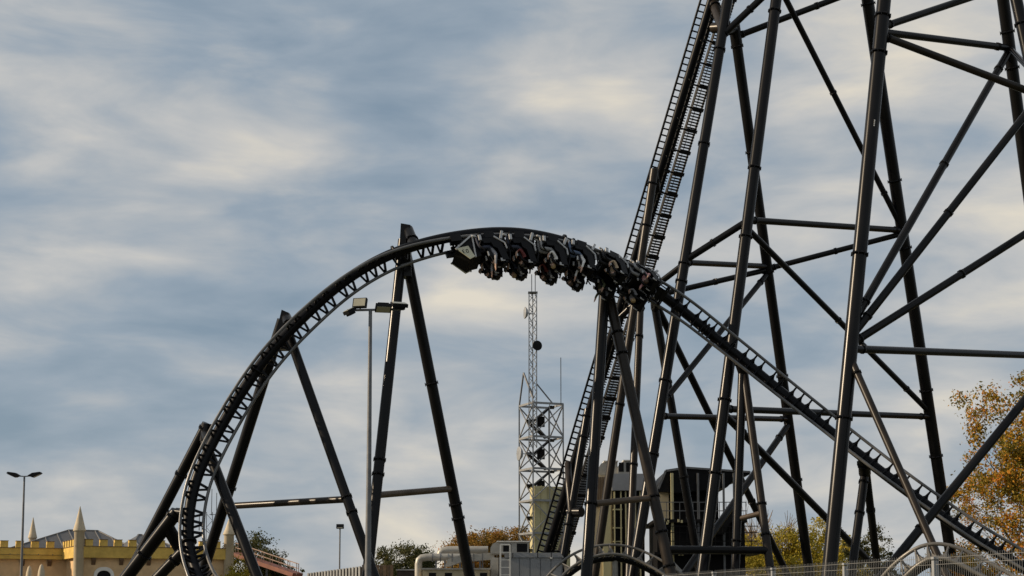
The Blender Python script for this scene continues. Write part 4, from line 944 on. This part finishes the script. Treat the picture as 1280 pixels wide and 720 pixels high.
# ------------------------------------------------------------------ trees
def tree(label, x, ytop, Y, crown_w, leaf, n_leaf=2600, leaf_s=0.22, crown_lo=0.35, trunk_r=0.18, bare=0.0, group=None, cat='tree', name='tree', seed=1, gaps=0.0, lean=0.0, bush=False):
    rnd = random.Random(seed); top = at(x, ytop, Y); H = top.z*1.02; base = ground_at(top); t = thing(name, label, cat, base, group)
    tb = MB(); tips = []
    def limb(p, d, ln, r, lvl):
        pts = [p]; rad = [r]; q = p.copy(); dd = d.copy()
        for k in range(4):
            dd = (dd + Vector((rnd.uniform(-1, 1), rnd.uniform(-1, 1), rnd.uniform(-0.4, 0.6)))*0.16).normalized(); q = q + dd*ln/4; pts.append(q.copy()); rad.append(r*(1 - 0.17*(k + 1)))
        tb.tube(pts, rad, 6 if lvl else 9, caps=False)
        if lvl >= 3 or r < 0.012: tips.append((q, dd)); tips.append((pts[2], dd)); return
        nb = rnd.randint(3, 4) if lvl else 6
        for k in range(nb):
            i = rnd.randint(2, 4); a = rnd.uniform(0, 2*pi); el = rnd.uniform(0.15, 0.9)
            nd_ = (dd*0.55 + Vector((cos(a)*cos(el), sin(a)*cos(el), sin(el)*0.8))*0.8).normalized()
            limb(pts[i], nd_, ln*rnd.uniform(0.52, 0.75), rad[i]*0.62, lvl + 1)
        tips.append((q, dd))
    limb(base - Vector((0, 0, 0.1)), Vector((lean, 0, 1)).normalized(), H*0.5, trunk_r, 0)
    # scale limb tips into the crown envelope
    zc_ = H*(crown_lo + (1 - crown_lo)/2); hz = H*(1 - crown_lo)/2
    obj('trunk', tb, BARK if not bare else TWIG, t, fix=False)
    cm = MB(); ncl = 26 if not bush else 18
    cents = []
    for k in range(ncl*3):
        a = rnd.uniform(0, 2*pi); zz = rnd.uniform(-1, 1); rr = math.sqrt(max(0, 1 - zz*zz))*rnd.uniform(0.45, 1.0)
        c = Vector((base.x + rr*cos(a)*crown_w/2 + lean*H*0.5, base.y + rr*sin(a)*crown_w/2, zc_ + zz*hz*rnd.uniform(0.75, 1.0)))
        cents.append((c, rnd.uniform(0.10, 0.24)*crown_w*(1.0 if not gaps else 0.75)))
    for (p, d) in tips:
        if p.z > H*crown_lo*0.8: cents.append((p, rnd.uniform(0.07, 0.14)*crown_w))
    if bare: cents = []
    nper = max(1, int(n_leaf*2.2)//max(1, len(cents)))
    for (c, cr_) in cents:
        if rnd.random() < gaps: continue
        for k in range(nper):
            v = Vector((rnd.gauss(0, 1), rnd.gauss(0, 1), rnd.gauss(0, 0.8)))*cr_*0.45; p = c + v
            if p.z > H*1.01 + 0.1: p.z = H - rnd.random()*0.5
            if p.z < 0.1: p.z = 0.1 + rnd.random()*0.3
            s = leaf_s*0.62*rnd.uniform(0.6, 1.25); q = Quaternion((rnd.gauss(0,1), rnd.gauss(0,1), rnd.gauss(0,1), rnd.gauss(0,1))).normalized()
            a = q @ Vector((s, 0, 0)); b = q @ Vector((0, s*0.62, 0)); n_ = q @ Vector((0, 0, s*0.18)); i0 = len(cm.v)
            cm.v += [p - a*0.9, p - b*0.8 + n_, p + a, p + b*0.8 + n_]; cm.face((i0, i0+1, i0+2), True); cm.face((i0, i0+2, i0+3), True)
    if not bare: obj('crown', cm, leaf, t, fix=False)
    else:
        for (p, d) in tips:
            for k in range(7):
                dd = (d + Vector((rnd.uniform(-1,1), rnd.uniform(-1,1), rnd.uniform(0, 1.0)))*0.7).normalized(); cm.bar(p, p + dd*rnd.uniform(0.7, 1.7), 0.022)
        obj('crown', cm, TWIG, t, fix=False)
    return t
GT = 'trees beyond the rides'
tree('dark olive tree behind the orange chute', 318, 663, 125, 4.2, LEAF_OL, 7000, 0.17, 0.12, 0.2, group=GT, seed=3)
tree('dark olive tree half hidden behind a black leg at the chute', 340, 688, 128, 2.6, LEAF_OL, 3000, 0.16, 0.1, 0.14, group=GT, seed=31)
tree('yellowing bush below the castle turret beside the chute', 297, 694, 118, 2.6, LEAF_YG, 2400, 0.15, 0.05, 0.1, group=GT, seed=4, bush=True)
tree('round olive tree behind the dark container', 506, 675, 130, 4.2, LEAF_OL, 8000, 0.16, 0.1, 0.16, group=GT, seed=5)
tree('small olive tree close to the floodlight mast', 479, 686, 132, 2.9, LEAF_OL, 4000, 0.16, 0.1, 0.14, group=GT, seed=6)
tree('low dull green tree behind the vertical air duct', 534, 691, 140, 2.6, LEAF_OL, 2500, 0.16, 0.1, 0.12, group=GT, seed=61)
tree('orange-brown tree rising just right of a black support leg', 582, 669, 150, 6.2, LEAF_OR, 9000, 0.19, 0.15, 0.2, group=GT, seed=7)
tree('tallest orange-brown tree behind the air ducts', 612, 661, 152, 6.5, LEAF_OR, 10000, 0.19, 0.15, 0.2, group=GT, seed=8)
tree('dusky brown tree behind the white vent unit', 636, 662, 155, 6.0, LEAF_OR, 9000, 0.19, 0.15, 0.2, group=GT, seed=9)
tree('brown tree at the foot of the radio tower', 655, 668, 158, 5.0, LEAF_OR, 6000, 0.19, 0.15, 0.2, group=GT, seed=10)
tree('big autumn tree with orange and gold leaves at the end of the dive', 1300, 488, 100, 7.4, LEAF_AU, 19000, 0.20, 0.10, 0.36, group=GT, seed=21, gaps=0.25)
tree('golden tree behind the end of the dive below the big autumn tree', 1256, 574, 106, 5.2, LEAF_AU, 7000, 0.16, 0.1, 0.26, group=GT, seed=22, gaps=0.25)
tree('low gold and green bush behind the grey hump', 1216, 672, 96, 4.5, LEAF_AU, 4000, 0.14, 0.03, 0.12, group=GT, seed=23, bush=True)
tree('bare twiggy shrub beside the narrow A-frame', 958, 640, 121, 3.0, LEAF_YG, 0, 0.1, 0.2, 0.10, bare=1.0, group=GT, seed=24, cat='shrub')
tree('bare twiggy shrub between the station and the yellow-green trees', 938, 654, 120, 3.0, LEAF_YG, 0, 0.1, 0.2, 0.10, bare=1.0, group=GT, seed=33, cat='shrub')
tree('bright yellow-green tree left of a thick leaning column', 986, 662, 118, 5.6, LEAF_YG, 9500, 0.17, 0.03, 0.16, group=GT, seed=25)
tree('low straw-coloured bush at the narrow A-frame', 944, 672, 116, 3.0, LEAF_YG, 3200, 0.15, 0.02, 0.1, group=GT, seed=26, bush=True)
tree('tall thin green tree between two columns', 1027, 650, 120, 3.8, LEAF_YG, 6500, 0.17, 0.03, 0.14, group=GT, seed=27)
tree('green tree behind the stout two-legged support', 1058, 676, 116, 4.6, LEAF_YG, 7000, 0.17, 0.03, 0.14, group=GT, seed=28)
tree('narrow dark green tree just right of the stout support', 1094, 655, 110, 2.3, LEAF_OL, 3600, 0.15, 0.03, 0.14, group=GT, seed=29)

# ------------------------------------------------------------------ wire fence in front
HF = 2.4
def fpos(x, y):
    d = at(x, y, 10) - EYE; return EYE + d*((HF - EYE.z)/d.z)
fA = fpos(832, 717.0); fB = fpos(1285, 685.5); dirf = (fB - fA).normalized(); dirf.z = 0; fl_len = (fB - fA).length
fence = thing('wire_fence', 'light galvanised welded wire fence with slim posts in front of the rides', 'fence', ground_at(fA.lerp(fB, 0.5)))
q1 = fpos(1069, 701.5); s1_ = (q1 - fA).dot(dirf); ss = [s1_ + 2.5*k for k in range(-8, 5)]; ss = [s for s in ss if -1 < s < fl_len + 4]
pm = MB(); pm.box((0, 0, HF/2 - 0.06), (0.06, 0.06, HF - 0.02)); pm.box((0, 0, HF - 0.04), (0.07, 0.07, 0.03)); POST = pm.mesh('post', GALV)
for s in ss:
    p = fA + dirf*s; inst('post', POST, fence, Matrix.Translation((p.x, p.y, 0)) @ Matrix.Rotation(math.atan2(dirf.y, dirf.x), 4, 'Z'))
pn = MB(); L_ = 2.42
k = 0.0
while k <= L_: pn.bar((k, 0, 0.08), (k, 0, HF + 0.0), 0.0035, 0.0035); k += 0.0505
for z in (0.1, 0.3, 0.5, 0.7, 0.9, 1.1, 1.3, 1.5, 1.7, 1.9, 2.1, 2.28, 2.36): pn.bar((0, -0.008, z), (L_, -0.008, z), 0.005, 0.005)
PANEL = pn.mesh('wire_panel', WIRE)
for s in ss[:-1]:
    p = fA + dirf*(s + 0.04); inst('wire_panel', PANEL, fence, Matrix.Translation((p.x, p.y, 0)) @ Matrix.Rotation(math.atan2(dirf.y, dirf.x), 4, 'Z'))
sc.render.film_transparent = False
